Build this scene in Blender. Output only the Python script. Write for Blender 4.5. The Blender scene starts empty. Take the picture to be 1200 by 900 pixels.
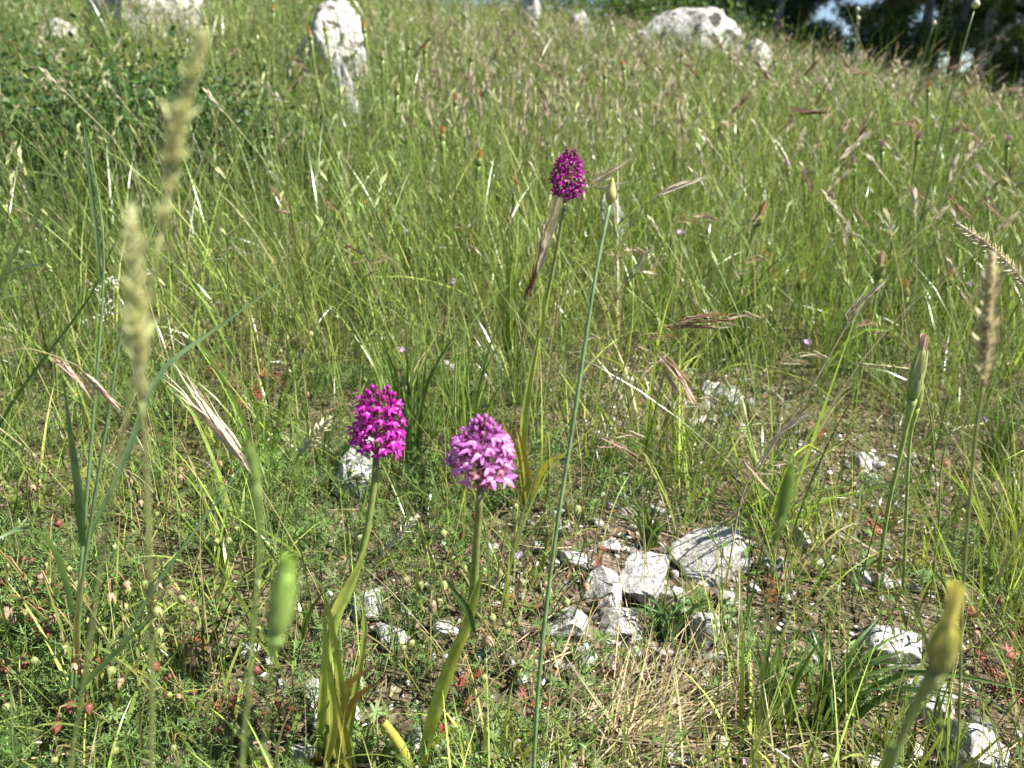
import bpy, math, random
import numpy as np
from mathutils import Vector, Matrix

# ------------------------------------------------------------------ camera, sky, sun, exposure
SC = bpy.context.scene
COL = SC.collection
CAMZ = 0.50
PITCH = math.radians(20.0)
FPX = 942.0                      # focal length in pixels of the 1200 px wide photograph
cam_data = bpy.data.cameras.new("camera")
cam_data.sensor_width = 36.0
cam_data.lens = 36.0 * FPX / 1200.0
cam_data.clip_start = 0.02
cam_data.clip_end = 2000.0
cam_data.dof.use_dof = True
cam_data.dof.focus_distance = 0.68
cam_data.dof.aperture_fstop = 8.8
cam = bpy.data.objects.new("camera", cam_data)
cam.location = (0, 0, CAMZ)
cam.rotation_euler = (math.radians(90) - PITCH, 0, 0)
COL.objects.link(cam)
SC.camera = cam

SUN_DIR = Vector((0.60, -0.12, 0.79)).normalized()      # towards the sun
sun_el = math.asin(SUN_DIR.z)
world = bpy.data.worlds.new("World")
SC.world = world
world.use_nodes = True
wn, wl = world.node_tree.nodes, world.node_tree.links
wn.clear()
w_out = wn.new("ShaderNodeOutputWorld")
w_bg = wn.new("ShaderNodeBackground")
w_sky = wn.new("ShaderNodeTexSky")
w_sky.sky_type = 'NISHITA'
w_sky.sun_disc = False
w_sky.sun_elevation = sun_el
w_sky.sun_rotation = math.atan2(SUN_DIR.x, SUN_DIR.y)
w_sky.air_density = 1.0
w_sky.dust_density = 0.0
w_sky.ozone_density = 2.0
w_sky.altitude = 2500
w_tc = wn.new("ShaderNodeTexCoord")
w_map = wn.new("ShaderNodeMapping")
w_map.inputs["Scale"].default_value = (1.0, 1.0, 3.0)
w_noise = wn.new("ShaderNodeTexNoise")
w_noise.inputs["Scale"].default_value = 5.0
w_noise.inputs["Detail"].default_value = 7.0
w_ramp = wn.new("ShaderNodeValToRGB")
w_ramp.color_ramp.elements[0].position = 0.63
w_ramp.color_ramp.elements[1].position = 0.74
w_mix = wn.new("ShaderNodeMixRGB")
w_mix.inputs[2].default_value = (7.0, 7.2, 7.6, 1)
wl.new(w_tc.outputs["Generated"], w_map.inputs["Vector"])
wl.new(w_map.outputs[0], w_noise.inputs["Vector"])
wl.new(w_noise.outputs["Fac"], w_ramp.inputs["Fac"])
wl.new(w_ramp.outputs["Color"], w_mix.inputs[0])
wl.new(w_sky.outputs[0], w_mix.inputs[1])
wl.new(w_mix.outputs[0], w_bg.inputs["Color"])
w_bg.inputs["Strength"].default_value = 0.05
wl.new(w_bg.outputs[0], w_out.inputs["Surface"])

sun_data = bpy.data.lights.new("sun", 'SUN')
sun_data.energy = 5.0
sun_data.angle = math.radians(0.5)
sun_data.color = (1.0, 0.955, 0.865)
sun = bpy.data.objects.new("sun", sun_data)
sun.rotation_euler = SUN_DIR.to_track_quat('Z', 'Y').to_euler()
sun.location = (4, 0, 8)
COL.objects.link(sun)

SC.view_settings.view_transform = 'Standard'
SC.view_settings.look = 'None'
SC.view_settings.gamma = 1.0
SC.view_settings.exposure = 1.48
SC.render.engine = 'CYCLES'
SC.cycles.use_denoising = True
SC.cycles.max_bounces = 5
SC.cycles.diffuse_bounces = 2
SC.cycles.glossy_bounces = 2
SC.cycles.transmission_bounces = 4
SC.cycles.transparent_max_bounces = 4
SC.cycles.sample_clamp_indirect = 6.0
SC.cycles.caustics_reflective = False
SC.cycles.caustics_refractive = False

rng = np.random.default_rng(11)
random.seed(11)

# ------------------------------------------------------------------ terrain function and pixel geometry
def hash2(ix, iy, seed):
    n = (ix.astype(np.int64) * 374761393 + iy.astype(np.int64) * 668265263 + seed * 1274126177) & 0x7fffffff
    n = ((n ^ (n >> 13)) * 1274126177) & 0x7fffffff
    return ((n ^ (n >> 16)) & 0xffff) / 65535.0

def vnoise(x, y, seed=0):
    x = np.asarray(x, dtype=float); y = np.asarray(y, dtype=float)
    ix = np.floor(x); iy = np.floor(y)
    fx = x - ix; fy = y - iy
    fx = fx * fx * (3 - 2 * fx); fy = fy * fy * (3 - 2 * fy)
    a = hash2(ix, iy, seed); b = hash2(ix + 1, iy, seed)
    c = hash2(ix, iy + 1, seed); d = hash2(ix + 1, iy + 1, seed)
    return (a * (1 - fx) + b * fx) * (1 - fy) + (c * (1 - fx) + d * fx) * fy

def H(x, y):
    x = np.asarray(x, dtype=float); y = np.asarray(y, dtype=float)
    ys = np.where(y < 8.0, y, 8.0 + 2.6 * np.tanh((y - 8.0) / 2.6))
    xs = 8 * np.tanh(x / 8)
    near = np.clip((y - 0.3) / 3.0, 0, 1)
    h = 0.125 * (ys - 0.55) - 0.085 * xs
    h = h + (vnoise(x * 0.7, y * 0.7, 3) - 0.5) * 0.18 * near
    h = h + (vnoise(x * 3.1, y * 3.1, 5) - 0.5) * 0.03 + (vnoise(x * 9, y * 9, 7) - 0.5) * 0.012
    h = h - 0.23 * np.log1p(np.exp((np.minimum(x, 12) - 1.9) * 3)) / 3 * np.clip((y - 2.5) / 4, 0, 1)
    far = np.clip((np.hypot(x, y) - 30) / 150, 0, 1)
    return h - far * 2.0

def Hs(x, y):
    return float(H(x, y))

CP, SP = math.cos(PITCH), math.sin(PITCH)
def ray(px, py):
    cx = (px - 600.0) / FPX; cy = (450.0 - py) / FPX
    return Vector((cx, CP + cy * SP, -SP + cy * CP))     # scaled so camera depth = 1

def at(px, py, Y):
    """point seen at a pixel of the photograph, at forward distance Y (metres)"""
    r = ray(px, py)
    return Vector((0, 0, CAMZ)) + r * (Y / r.y)

def gnd(px, py):
    """where the line of sight of a pixel meets the ground"""
    r = ray(px, py)
    t = 0.1
    prev = t
    while t < 60:
        p = Vector((0, 0, CAMZ)) + r * t
        if p.z < Hs(p.x, p.y):
            lo, hi = prev, t
            for _ in range(18):
                m = (lo + hi) / 2
                q = Vector((0, 0, CAMZ)) + r * m
                if q.z < Hs(q.x, q.y): hi = m
                else: lo = m
            q = Vector((0, 0, CAMZ)) + r * hi
            return Vector((q.x, q.y, Hs(q.x, q.y)))
        prev = t
        t *= 1.03
    q = Vector((0, 0, CAMZ)) + r * 14
    return Vector((q.x, q.y, Hs(q.x, q.y)))

# ------------------------------------------------------------------ materials
def new_mat(name):
    m = bpy.data.materials.new(name); m.use_nodes = True
    nt = m.node_tree; nt.nodes.clear()
    out = nt.nodes.new("ShaderNodeOutputMaterial")
    return m, nt.nodes, nt.links, out

def veg_mat(name, rough=0.5, transl=0.35, spec=0.35, tgain=(1.12, 1.15, 0.62), noise=0.25, nscale=60.0):
    """leaf: colour attribute, fine mottling, reflected plus transmitted light"""
    m, N, L, out = new_mat(name)
    a = N.new("ShaderNodeAttribute"); a.attribute_name = "Col"
    tc = N.new("ShaderNodeTexCoord")
    no = N.new("ShaderNodeTexNoise"); no.inputs["Scale"].default_value = nscale; no.inputs["Detail"].default_value = 3
    L.new(tc.outputs["Object"], no.inputs["Vector"])
    mr = N.new("ShaderNodeMapRange")
    mr.inputs["From Min"].default_value = 0.3; mr.inputs["From Max"].default_value = 0.7
    mr.inputs["To Min"].default_value = 1 - noise; mr.inputs["To Max"].default_value = 1 + noise
    L.new(no.outputs["Fac"], mr.inputs["Value"])
    mul = N.new("ShaderNodeMixRGB"); mul.blend_type = 'MULTIPLY'; mul.inputs[0].default_value = 1
    L.new(a.outputs["Color"], mul.inputs[1]); L.new(mr.outputs[0], mul.inputs[2])
    p = N.new("ShaderNodeBsdfPrincipled")
    p.inputs["Roughness"].default_value = rough
    p.inputs["Specular IOR Level"].default_value = spec
    L.new(mul.outputs[0], p.inputs["Base Color"])
    if transl > 0:
        t = N.new("ShaderNodeBsdfTranslucent")
        tm = N.new("ShaderNodeMixRGB"); tm.blend_type = 'MULTIPLY'; tm.inputs[0].default_value = 1
        tm.inputs[2].default_value = (*tgain, 1)
        L.new(mul.outputs[0], tm.inputs[1]); L.new(tm.outputs[0], t.inputs["Color"])
        mx = N.new("ShaderNodeMixShader"); mx.inputs[0].default_value = transl
        L.new(p.outputs[0], mx.inputs[1]); L.new(t.outputs[0], mx.inputs[2])
        L.new(mx.outputs[0], out.inputs["Surface"])
    else:
        L.new(p.outputs[0], out.inputs["Surface"])
    return m

M_GRASS = veg_mat("grass_blades", 0.30, 0.36, 0.65)
M_LEAF = veg_mat("herb_leaves", 0.5, 0.35, 0.35)
M_DRY = veg_mat("dry_straw", 0.75, 0.25, 0.12, (1.1, 1.0, 0.8))
M_EAR = veg_mat("grass_ear_husks", 0.6, 0.3, 0.25, (1.0, 1.05, 0.85))
M_STEM = veg_mat("green_stems", 0.4, 0.12, 0.45, noise=0.28, nscale=140)
M_PETAL = veg_mat("orchid_petals", 0.45, 0.35, 0.3, (1.2, 0.9, 1.1), 0.12, 300)
M_PINE = veg_mat("pine_needles", 0.5, 0.12, 0.3, noise=0.3, nscale=3)
M_BUD = veg_mat("flower_buds", 0.5, 0.2, 0.35, (1.1, 1.05, 0.7), 0.15, 200)

def ground_mat():
    m, N, L, out = new_mat("soil_and_litter")
    tc = N.new("ShaderNodeTexCoord")
    n1 = N.new("ShaderNodeTexNoise"); n1.inputs["Scale"].default_value = 45; n1.inputs["Detail"].default_value = 8; n1.inputs["Roughness"].default_value = 0.7
    n2 = N.new("ShaderNodeTexNoise"); n2.inputs["Scale"].default_value = 3.0; n2.inputs["Detail"].default_value = 4
    v = N.new("ShaderNodeTexVoronoi"); v.inputs["Scale"].default_value = 130
    for n in (n1, n2, v): L.new(tc.outputs["Object"], n.inputs["Vector"])
    r = N.new("ShaderNodeValToRGB")
    e = r.color_ramp.elements
    e[0].position = 0.3; e[0].color = (0.055, 0.043, 0.032, 1)
    e[1].position = 0.72; e[1].color = (0.34, 0.28, 0.21, 1)
    k = r.color_ramp.elements.new(0.5); k.color = (0.15, 0.115, 0.08, 1)
    L.new(n1.outputs["Fac"], r.inputs["Fac"])
    r2 = N.new("ShaderNodeValToRGB")
    r2.color_ramp.elements[0].position = 0.42; r2.color_ramp.elements[1].position = 0.62
    L.new(n2.outputs["Fac"], r2.inputs["Fac"])
    mx = N.new("ShaderNodeMixRGB"); mx.inputs[2].default_value = (0.10, 0.11, 0.04, 1)
    mm = N.new("ShaderNodeMath"); mm.operation = 'MULTIPLY'; mm.inputs[1].default_value = 0.55
    L.new(r2.outputs["Color"], mm.inputs[0]); L.new(mm.outputs[0], mx.inputs[0]); L.new(r.outputs["Color"], mx.inputs[1])
    p = N.new("ShaderNodeBsdfPrincipled"); p.inputs["Roughness"].default_value = 0.95
    p.inputs["Specular IOR Level"].default_value = 0.1
    L.new(mx.outputs[0], p.inputs["Base Color"])
    b = N.new("ShaderNodeBump"); b.inputs["Strength"].default_value = 0.9; b.inputs["Distance"].default_value = 0.012
    ad = N.new("ShaderNodeMath"); ad.operation = 'ADD'
    L.new(n1.outputs["Fac"], ad.inputs[0]); L.new(v.outputs["Distance"], ad.inputs[1])
    L.new(ad.outputs[0], b.inputs["Height"]); L.new(b.outputs[0], p.inputs["Normal"])
    L.new(p.outputs[0], out.inputs["Surface"])
    return m
M_GROUND = ground_mat()

def rock_mat(name, scale=1.0, lichen=0.60, warm=0.0):
    m, N, L, out = new_mat(name)
    tc = N.new("ShaderNodeTexCoord")
    n1 = N.new("ShaderNodeTexNoise"); n1.inputs["Scale"].default_value = 30 * scale; n1.inputs["Detail"].default_value = 9; n1.inputs["Roughness"].default_value = 0.65
    n2 = N.new("ShaderNodeTexNoise"); n2.inputs["Scale"].default_value = 42 * scale; n2.inputs["Detail"].default_value = 5; n2.inputs["Distortion"].default_value = 1.2
    n3 = N.new("ShaderNodeTexNoise"); n3.inputs["Scale"].default_value = 240 * scale; n3.inputs["Detail"].default_value = 6
    v = N.new("ShaderNodeTexVoronoi"); v.inputs["Scale"].default_value = 38 * scale; v.feature = 'DISTANCE_TO_EDGE'
    vm = N.new("ShaderNodeMixRGB"); vm.inputs[0].default_value = 0.06
    L.new(tc.outputs["Object"], vm.inputs[1]); L.new(n1.outputs["Color"], vm.inputs[2])
    L.new(vm.outputs[0], v.inputs["Vector"])
    for n in (n1, n2, n3): L.new(tc.outputs["Object"], n.inputs["Vector"])
    r = N.new("ShaderNodeValToRGB"); e = r.color_ramp.elements
    e[0].position = 0.30; e[0].color = (0.30, 0.29, 0.275, 1)
    e[1].position = 0.62; e[1].color = (0.62 + warm, 0.61, 0.585 - warm, 1)
    L.new(n1.outputs["Fac"], r.inputs["Fac"])
    r2 = N.new("ShaderNodeValToRGB"); r2.color_ramp.elements[0].position = lichen; r2.color_ramp.elements[1].position = lichen + 0.045
    L.new(n2.outputs["Fac"], r2.inputs["Fac"])
    mx = N.new("ShaderNodeMixRGB"); mx.inputs[2].default_value = (0.085, 0.08, 0.075, 1)
    L.new(r2.outputs["Color"], mx.inputs[0]); L.new(r.outputs["Color"], mx.inputs[1])
    r3 = N.new("ShaderNodeValToRGB"); r3.color_ramp.elements[0].position = 0.38; r3.color_ramp.elements[1].position = 0.55
    r3.color_ramp.elements[0].color = (0.68, 0.67, 0.65, 1)
    L.new(n3.outputs["Fac"], r3.inputs["Fac"])
    ml = N.new("ShaderNodeMixRGB"); ml.blend_type = 'MULTIPLY'; ml.inputs[0].default_value = 1
    L.new(mx.outputs[0], ml.inputs[1]); L.new(r3.outputs["Color"], ml.inputs[2])
    p = N.new("ShaderNodeBsdfPrincipled"); p.inputs["Roughness"].default_value = 0.85; p.inputs["Specular IOR Level"].default_value = 0.2
    L.new(ml.outputs[0], p.inputs["Base Color"])
    cr = N.new("ShaderNodeMapRange"); cr.inputs["From Max"].default_value = 0.05
    L.new(v.outputs["Distance"], cr.inputs["Value"])
    ad = N.new("ShaderNodeMath"); ad.operation = 'MULTIPLY_ADD'; ad.inputs[1].default_value = 0.35 if scale > 0.5 else 0.06
    L.new(cr.outputs[0], ad.inputs[0]); L.new(n1.outputs["Fac"], ad.inputs[2])
    ad2 = N.new("ShaderNodeMath"); ad2.operation = 'MULTIPLY_ADD'; ad2.inputs[1].default_value = 0.35
    L.new(n3.outputs["Fac"], ad2.inputs[0]); L.new(ad.outputs[0], ad2.inputs[2])
    b = N.new("ShaderNodeBump"); b.inputs["Strength"].default_value = 0.75; b.inputs["Distance"].default_value = 0.006 / scale
    L.new(ad2.outputs[0], b.inputs["Height"]); L.new(b.outputs[0], p.inputs["Normal"])
    L.new(p.outputs[0], out.inputs["Surface"])
    return m
M_ROCK = rock_mat("pale_limestone", 1.0, 0.595)
M_ROCKL = rock_mat("lichen_limestone", 1.0, 0.54)
M_BOULDER = rock_mat("boulder_limestone", 0.22, 0.56)
M_BOULDERW = rock_mat("pinkish_limestone", 0.22, 0.68, 0.03)

def bark_mat():
    m, N, L, out = new_mat("pine_bark")
    tc = N.new("ShaderNodeTexCoord")
    mp = N.new("ShaderNodeMapping"); mp.inputs["Scale"].default_value = (14, 14, 3)
    n = N.new("ShaderNodeTexNoise"); n.inputs["Scale"].default_value = 1.5; n.inputs["Detail"].default_value = 6
    L.new(tc.outputs["Object"], mp.inputs[0]); L.new(mp.outputs[0], n.inputs["Vector"])
    r = N.new("ShaderNodeValToRGB"); e = r.color_ramp.elements
    e[0].position = 0.35; e[0].color = (0.09, 0.08, 0.075, 1); e[1].position = 0.68; e[1].color = (0.34, 0.31, 0.29, 1)
    L.new(n.outputs["Fac"], r.inputs["Fac"])
    p = N.new("ShaderNodeBsdfPrincipled"); p.inputs["Roughness"].default_value = 0.9
    L.new(r.outputs["Color"], p.inputs["Base Color"])
    b = N.new("ShaderNodeBump"); b.inputs["Distance"].default_value = 0.02
    L.new(n.outputs["Fac"], b.inputs["Height"]); L.new(b.outputs[0], p.inputs["Normal"])
    L.new(p.outputs[0], out.inputs["Surface"])
    return m
M_BARK = bark_mat()

# ------------------------------------------------------------------ mesh helpers
class Acc:
    """collects vertex, face and colour arrays and makes ONE mesh of them"""
    def __init__(self):
        self.V = []; self.C = []; self.F = []; self.n = 0
    def add(self, V, F, C):
        V = np.asarray(V, dtype=np.float32).reshape(-1, 3)
        C = np.asarray(C, dtype=np.float32)
        if C.ndim == 1: C = np.broadcast_to(C, (len(V), 3))
        self.V.append(V); self.C.append(C.reshape(-1, 3))
        for f in (F if isinstance(F, (list, tuple)) else [F]):
            f = np.asarray(f, dtype=np.int64)
            if len(f): self.F.append(f + self.n)
        self.n += len(V)
        return self
    def mesh(self, name, mat, offset=None):
        V = np.concatenate(self.V); C = np.concatenate(self.C)
        if offset is not None: V = V - np.asarray(offset, dtype=np.float32)
        me = bpy.data.meshes.new(name)
        me.vertices.add(len(V)); me.vertices.foreach_set("co", np.ascontiguousarray(V, dtype=np.float32).ravel())
        li = np.concatenate([f.ravel() for f in self.F]).astype(np.int32)
        tot = np.concatenate([np.full(len(f), f.shape[1], dtype=np.int32) for f in self.F])
        st = np.concatenate([[0], np.cumsum(tot)[:-1]]).astype(np.int32)
        me.loops.add(len(li)); me.loops.foreach_set("vertex_index", li)
        me.polygons.add(len(tot)); me.polygons.foreach_set("loop_start", st)
        me.update(calc_edges=True)
        at_ = me.attributes.new("Col", 'FLOAT_COLOR', 'POINT')
        c4 = np.ones((len(V), 4), dtype=np.float32); c4[:, :3] = C
        at_.data.foreach_set("color", c4.ravel())
        me.materials.append(mat)
        return me

def link(name, data, parent=None, loc=(0, 0, 0)):
    o = bpy.data.objects.new(name, data)
    COL.objects.link(o)
    o.location = loc
    if parent is not None: o.parent = parent
    return o

def tag(o, label=None, cat=None, group=None, kind=None):
    if label: o["label"] = label
    if cat: o["category"] = cat
    if group: o["group"] = group
    if kind: o["kind"] = kind
    return o

def thing(name, label, cat, loc, group=None):
    return tag(link(name, None, None, loc), label, cat, group)

def part(acc, name, mat, root):
    """mesh given in world space -> child of the thing"""
    return link(name, acc.mesh(name, mat, root.location), root)

def copy_tree(o, parent=None):
    c = o.copy(); COL.objects.link(c); c.parent = parent
    for ch in o.children: copy_tree(ch, c)
    return c

def smooth_path(pts, n):
    """Catmull-Rom resample"""
    P = np.array([list(p) for p in pts], dtype=float)
    if len(P) == 2:
        t = np.linspace(0, 1, n)[:, None]; return P[0] * (1 - t) + P[1] * t
    P = np.vstack([2 * P[0] - P[1], P, 2 * P[-1] - P[-2]])
    m = len(P) - 3
    out = []
    for u in np.linspace(0, m - 1e-6, n):
        i = int(u); t = u - i
        p0, p1, p2, p3 = P[i:i + 4]
        out.append(0.5 * (2 * p1 + (p2 - p0) * t + (2 * p0 - 5 * p1 + 4 * p2 - p3) * t * t + (3 * p1 - p0 - 3 * p2 + p3) * t ** 3))
    return np.array(out)

def tangents(P):
    T = np.gradient(P, axis=0)
    return T / (np.linalg.norm(T, axis=1)[:, None] + 1e-12)

def tube(P, R, sides=8):
    P = np.asarray(P, dtype=float); n = len(P)
    R = np.broadcast_to(np.asarray(R, dtype=float), (n,))
    T = tangents(P)
    ref = np.array([0.31, 0.95, 0.1])
    A = np.cross(T, ref); A /= (np.linalg.norm(A, axis=1)[:, None] + 1e-9)
    B = np.cross(T, A)
    ang = np.linspace(0, 2 * np.pi, sides, endpoint=False)
    V = (P[:, None, :] + R[:, None, None] * (A[:, None, :] * np.cos(ang)[None, :, None] + B[:, None, :] * np.sin(ang)[None, :, None])).reshape(-1, 3)
    i = np.arange(n - 1)[:, None] * sides; j = np.arange(sides)[None, :]; j2 = (j + 1) % sides
    F = np.stack([i + j, i + j2, i + sides + j2, i + sides + j], -1).reshape(-1, 4)
    V = np.vstack([V, P[0], P[-1]]); a = len(V) - 2
    c0 = np.stack([np.full(sides, a), (np.arange(sides) + 1) % sides, np.arange(sides)], -1)
    b0 = (n - 1) * sides
    c1 = np.stack([np.full(sides, a + 1), b0 + np.arange(sides), b0 + (np.arange(sides) + 1) % sides], -1)
    return V, [F, np.vstack([c0, c1])], np.concatenate([np.repeat(np.linspace(0, 1, n), sides), [0, 1]])

def leaf(P, W, side=None, fold=0.2, ref=(0, 0, 1)):
    """creased leaf along a centre line; returns V, F, t"""
    P = np.asarray(P, dtype=float); n = len(P)
    W = np.asarray(W, dtype=float)
    T = tangents(P)
    if side is None:
        S = np.cross(T, np.asarray(ref, dtype=float)); nn = np.linalg.norm(S, axis=1)[:, None]
        S = np.where(nn > 1e-4, S / (nn + 1e-9), np.array([1.0, 0, 0]))
    else:
        S = np.asarray(side, dtype=float); S = np.broadcast_to(S, (n, 3)).copy()
        S -= T * (S * T).sum(1)[:, None]; S /= (np.linalg.norm(S, axis=1)[:, None] + 1e-9)
    Nn = np.cross(S, T)
    Lf = P + S * W[:, None] * 0.5 + Nn * (W * fold)[:, None]
    Rt = P - S * W[:, None] * 0.5 + Nn * (W * fold)[:, None]
    V = np.stack([Lf, P, Rt], 1).reshape(-1, 3)
    i = np.arange(n - 1) * 3
    F = np.vstack([np.stack([i, i + 1, i + 4, i + 3], -1), np.stack([i + 1, i + 2, i + 5, i + 4], -1)])
    return V, F, np.repeat(np.linspace(0, 1, n), 3)

def grad(t, *cols):
    cols = np.asarray(cols, dtype=float); k = len(cols) - 1
    u = np.clip(np.asarray(t) * k, 0, k - 1e-6); i = u.astype(int); f = (u - i)[:, None]
    return cols[i] * (1 - f) + cols[i + 1] * f

BLADE_W = lambda n: np.array([max(0.03, (0.55 + 0.45 * min(1, t * 4)) * (1 - t ** 2.2)) for t in np.linspace(0, 1, n)])
LANCE_W = lambda n: np.array([max(0.02, math.sin(math.pi * min(1, (t * 0.93 + 0.07)) ** 0.8)) for t in np.linspace(0, 1, n)])

def strip(P, w):
    P = np.asarray(P); n = len(P); S = np.array([0.6, 0.8, 0]) * w * 0.5
    V = np.stack([P + S, P - S], 1).reshape(-1, 3); i = np.arange(n - 1) * 2
    return V, np.stack([i, i + 1, i + 3, i + 2], -1), np.repeat(np.linspace(0, 1, n), 2)

def diamond(p, d, L, w, side):
    sd = np.asarray(side, dtype=float); sd = sd / (np.linalg.norm(sd) + 1e-9) * w * 0.5
    p = np.asarray(p, dtype=float); d = np.asarray(d, dtype=float)
    return np.array([p, p + d * L * 0.45 + sd, p + d * L, p + d * L * 0.45 - sd]), np.array([[0, 1, 2, 3]])

def ribbons(acc, base, h, w, az, lean, curl, c0, c1, K=4, twist=None):
    """n grass blades at once"""
    n = len(h)
    t = np.linspace(0, 1, K + 1)
    th = lean[:, None] + curl[:, None] * t[None, :] ** 1.3
    st = np.sin(th); ct = np.cos(th)
    dx = np.concatenate([np.zeros((n, 1)), np.cumsum((st[:, 1:] + st[:, :-1]) / 2, 1)], 1) * (h / K)[:, None]
    dz = np.concatenate([np.zeros((n, 1)), np.cumsum((ct[:, 1:] + ct[:, :-1]) / 2, 1)], 1) * (h / K)[:, None]
    d = np.stack([np.cos(az), np.sin(az), np.zeros(n)], -1)
    s = np.stack([-np.sin(az), np.cos(az), np.zeros(n)], -1)
    C = base[:, None, :] + dx[..., None] * d[:, None, :] + dz[..., None] * np.array([0, 0, 1.0])
    nrm = -ct[..., None] * d[:, None, :] + st[..., None] * np.array([0, 0, 1.0])
    tw = (rng.normal(0, 0.6, n) if twist is None else twist)[:, None] + rng.normal(0, 0.5, n)[:, None] * t[None, :]
    S = s[:, None, :] * np.cos(tw)[..., None] + nrm * np.sin(tw)[..., None]
    prof = np.maximum(0.04, (0.6 + 0.4 * np.minimum(1, t * 4)) * (1 - t ** 2.4))
    hw = 0.5 * w[:, None] * prof[None, :]
    V = np.stack([C + S * hw[..., None], C - S * hw[..., None]], 2).reshape(-1, 3)
    k = np.arange(K) * 2
    q = np.stack([k, k + 1, k + 3, k + 2], -1)
    F = (np.arange(n)[:, None, None] * (2 * (K + 1)) + q[None]).reshape(-1, 4)
    Cc = c0[:, None, :] * (1 - t)[None, :, None] + c1[:, None, :] * t[None, :, None]
    Cc = np.repeat(Cc, 2, axis=1).reshape(-1, 3)
    acc.add(V, F, Cc)

def tile(acc, pv, pf, pc, pos, yaw, scale, tilt=None, tint=None):
    """n copies of one small prototype merged into one mesh"""
    n = len(pos); m = len(pv)
    cy, sy = np.cos(yaw), np.sin(yaw)
    if tilt is None: tilt = np.zeros(n)
    ctl, stl = np.cos(tilt), np.sin(tilt)
    x, y, z = pv[:, 0][None], pv[:, 1][None], pv[:, 2][None]
    # tilt about x, then yaw about z
    y2 = y * ctl[:, None] - z * stl[:, None]; z2 = y * stl[:, None] + z * ctl[:, None]
    X = x * cy[:, None] - y2 * sy[:, None]; Y = x * sy[:, None] + y2 * cy[:, None]
    V = np.stack([X, Y, z2], -1) * scale[:, None, None] + pos[:, None, :]
    F = [(np.arange(n)[:, None, None] * m + f[None]).reshape(-1, f.shape[1]) for f in pf]
    Cc = np.broadcast_to(pc[None], (n, m, 3))
    if tint is not None: Cc = Cc * tint[:, None, :]
    acc.add(V.reshape(-1, 3), F, np.ascontiguousarray(Cc).reshape(-1, 3))

def proto(acc):
    """flatten an Acc for tile()"""
    V = np.concatenate(acc.V); C = np.concatenate(acc.C)
    ks = sorted({f.shape[1] for f in acc.F})
    return V, [np.concatenate([f for f in acc.F if f.shape[1] == k]) for k in ks], C

def jit(base, n, hv=0.12, vv=0.2):
    """n natural variations of one colour"""
    b = np.asarray(base, dtype=float)
    v = np.exp(rng.normal(0, vv, (n, 1)))
    return np.clip(b[None] * v * np.exp(rng.normal(0, hv, (n, 3)) * np.array([1, 0.5, 1])), 0.002, 0.9)

# ------------------------------------------------------------------ ground
def grid_axis(parts):
    out = []
    for a, b, s in parts: out += list(np.arange(a, b, s))
    return np.array(out + [parts[-1][1]])
gx = grid_axis([(-600, -60, 60), (-60, -12, 6), (-12, -3, 0.4), (-3, 3, 0.045), (3, 12, 0.4), (12, 60, 6), (60, 600, 60)])
gy = grid_axis([(-300, -20, 40), (-20, -1, 1.0), (-1, 3, 0.04), (3, 14, 0.16), (14, 60, 2.5), (60, 1200, 60)])
GX, GY = np.meshgrid(gx, gy)
GZ = H(GX, GY)
nx, ny = len(gx), len(gy)
ii, jj = np.meshgrid(np.arange(nx - 1), np.arange(ny - 1))
i0 = (jj * nx + ii).ravel()
acc = Acc().add(np.stack([GX, GY, GZ], -1).reshape(-1, 3), np.stack([i0, i0 + 1, i0 + nx + 1, i0 + nx], -1), (0.1, 0.1, 0.1))
ground = link("ground", acc.mesh("ground", M_GROUND))
tag(ground, "brown stony soil of the sloping meadow, under the grass", "ground", kind="structure")

# ------------------------------------------------------------------ rocks
def ico(sub):
    t = (1 + 5 ** 0.5) / 2
    V = [(-1, t, 0), (1, t, 0), (-1, -t, 0), (1, -t, 0), (0, -1, t), (0, 1, t), (0, -1, -t), (0, 1, -t), (t, 0, -1), (t, 0, 1), (-t, 0, -1), (-t, 0, 1)]
    F = [(0, 11, 5), (0, 5, 1), (0, 1, 7), (0, 7, 10), (0, 10, 11), (1, 5, 9), (5, 11, 4), (11, 10, 2), (10, 7, 6), (7, 1, 8), (3, 9, 4), (3, 4, 2), (3, 2, 6), (3, 6, 8), (3, 8, 9), (4, 9, 5), (2, 4, 11), (6, 2, 10), (8, 6, 7), (9, 8, 1)]
    V = [np.array(v) / np.linalg.norm(v) for v in V]
    for _ in range(sub):
        mid = {}; F2 = []
        def m(a, b):
            k = (min(a, b), max(a, b))
            if k not in mid:
                v = V[a] + V[b]; V.append(v / np.linalg.norm(v)); mid[k] = len(V) - 1
            return mid[k]
        for a, b, c in F:
            ab, bc, ca = m(a, b), m(b, c), m(c, a)
            F2 += [(a, ab, ca), (b, bc, ab), (c, ca, bc), (ab, bc, ca)]
        F = F2
    return np.array(V), np.array(F)
ICO = {k: ico(k) for k in (0, 1, 2, 3, 4)}

def n3(V, s, seed):
    return (vnoise(V[:, 0] * s + seed, V[:, 1] * s - seed, seed) + vnoise(V[:, 1] * s + 3.1 * seed, V[:, 2] * s, seed + 1) + vnoise(V[:, 2] * s - seed, V[:, 0] * s + 7, seed + 2)) / 3 - 0.5

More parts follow.
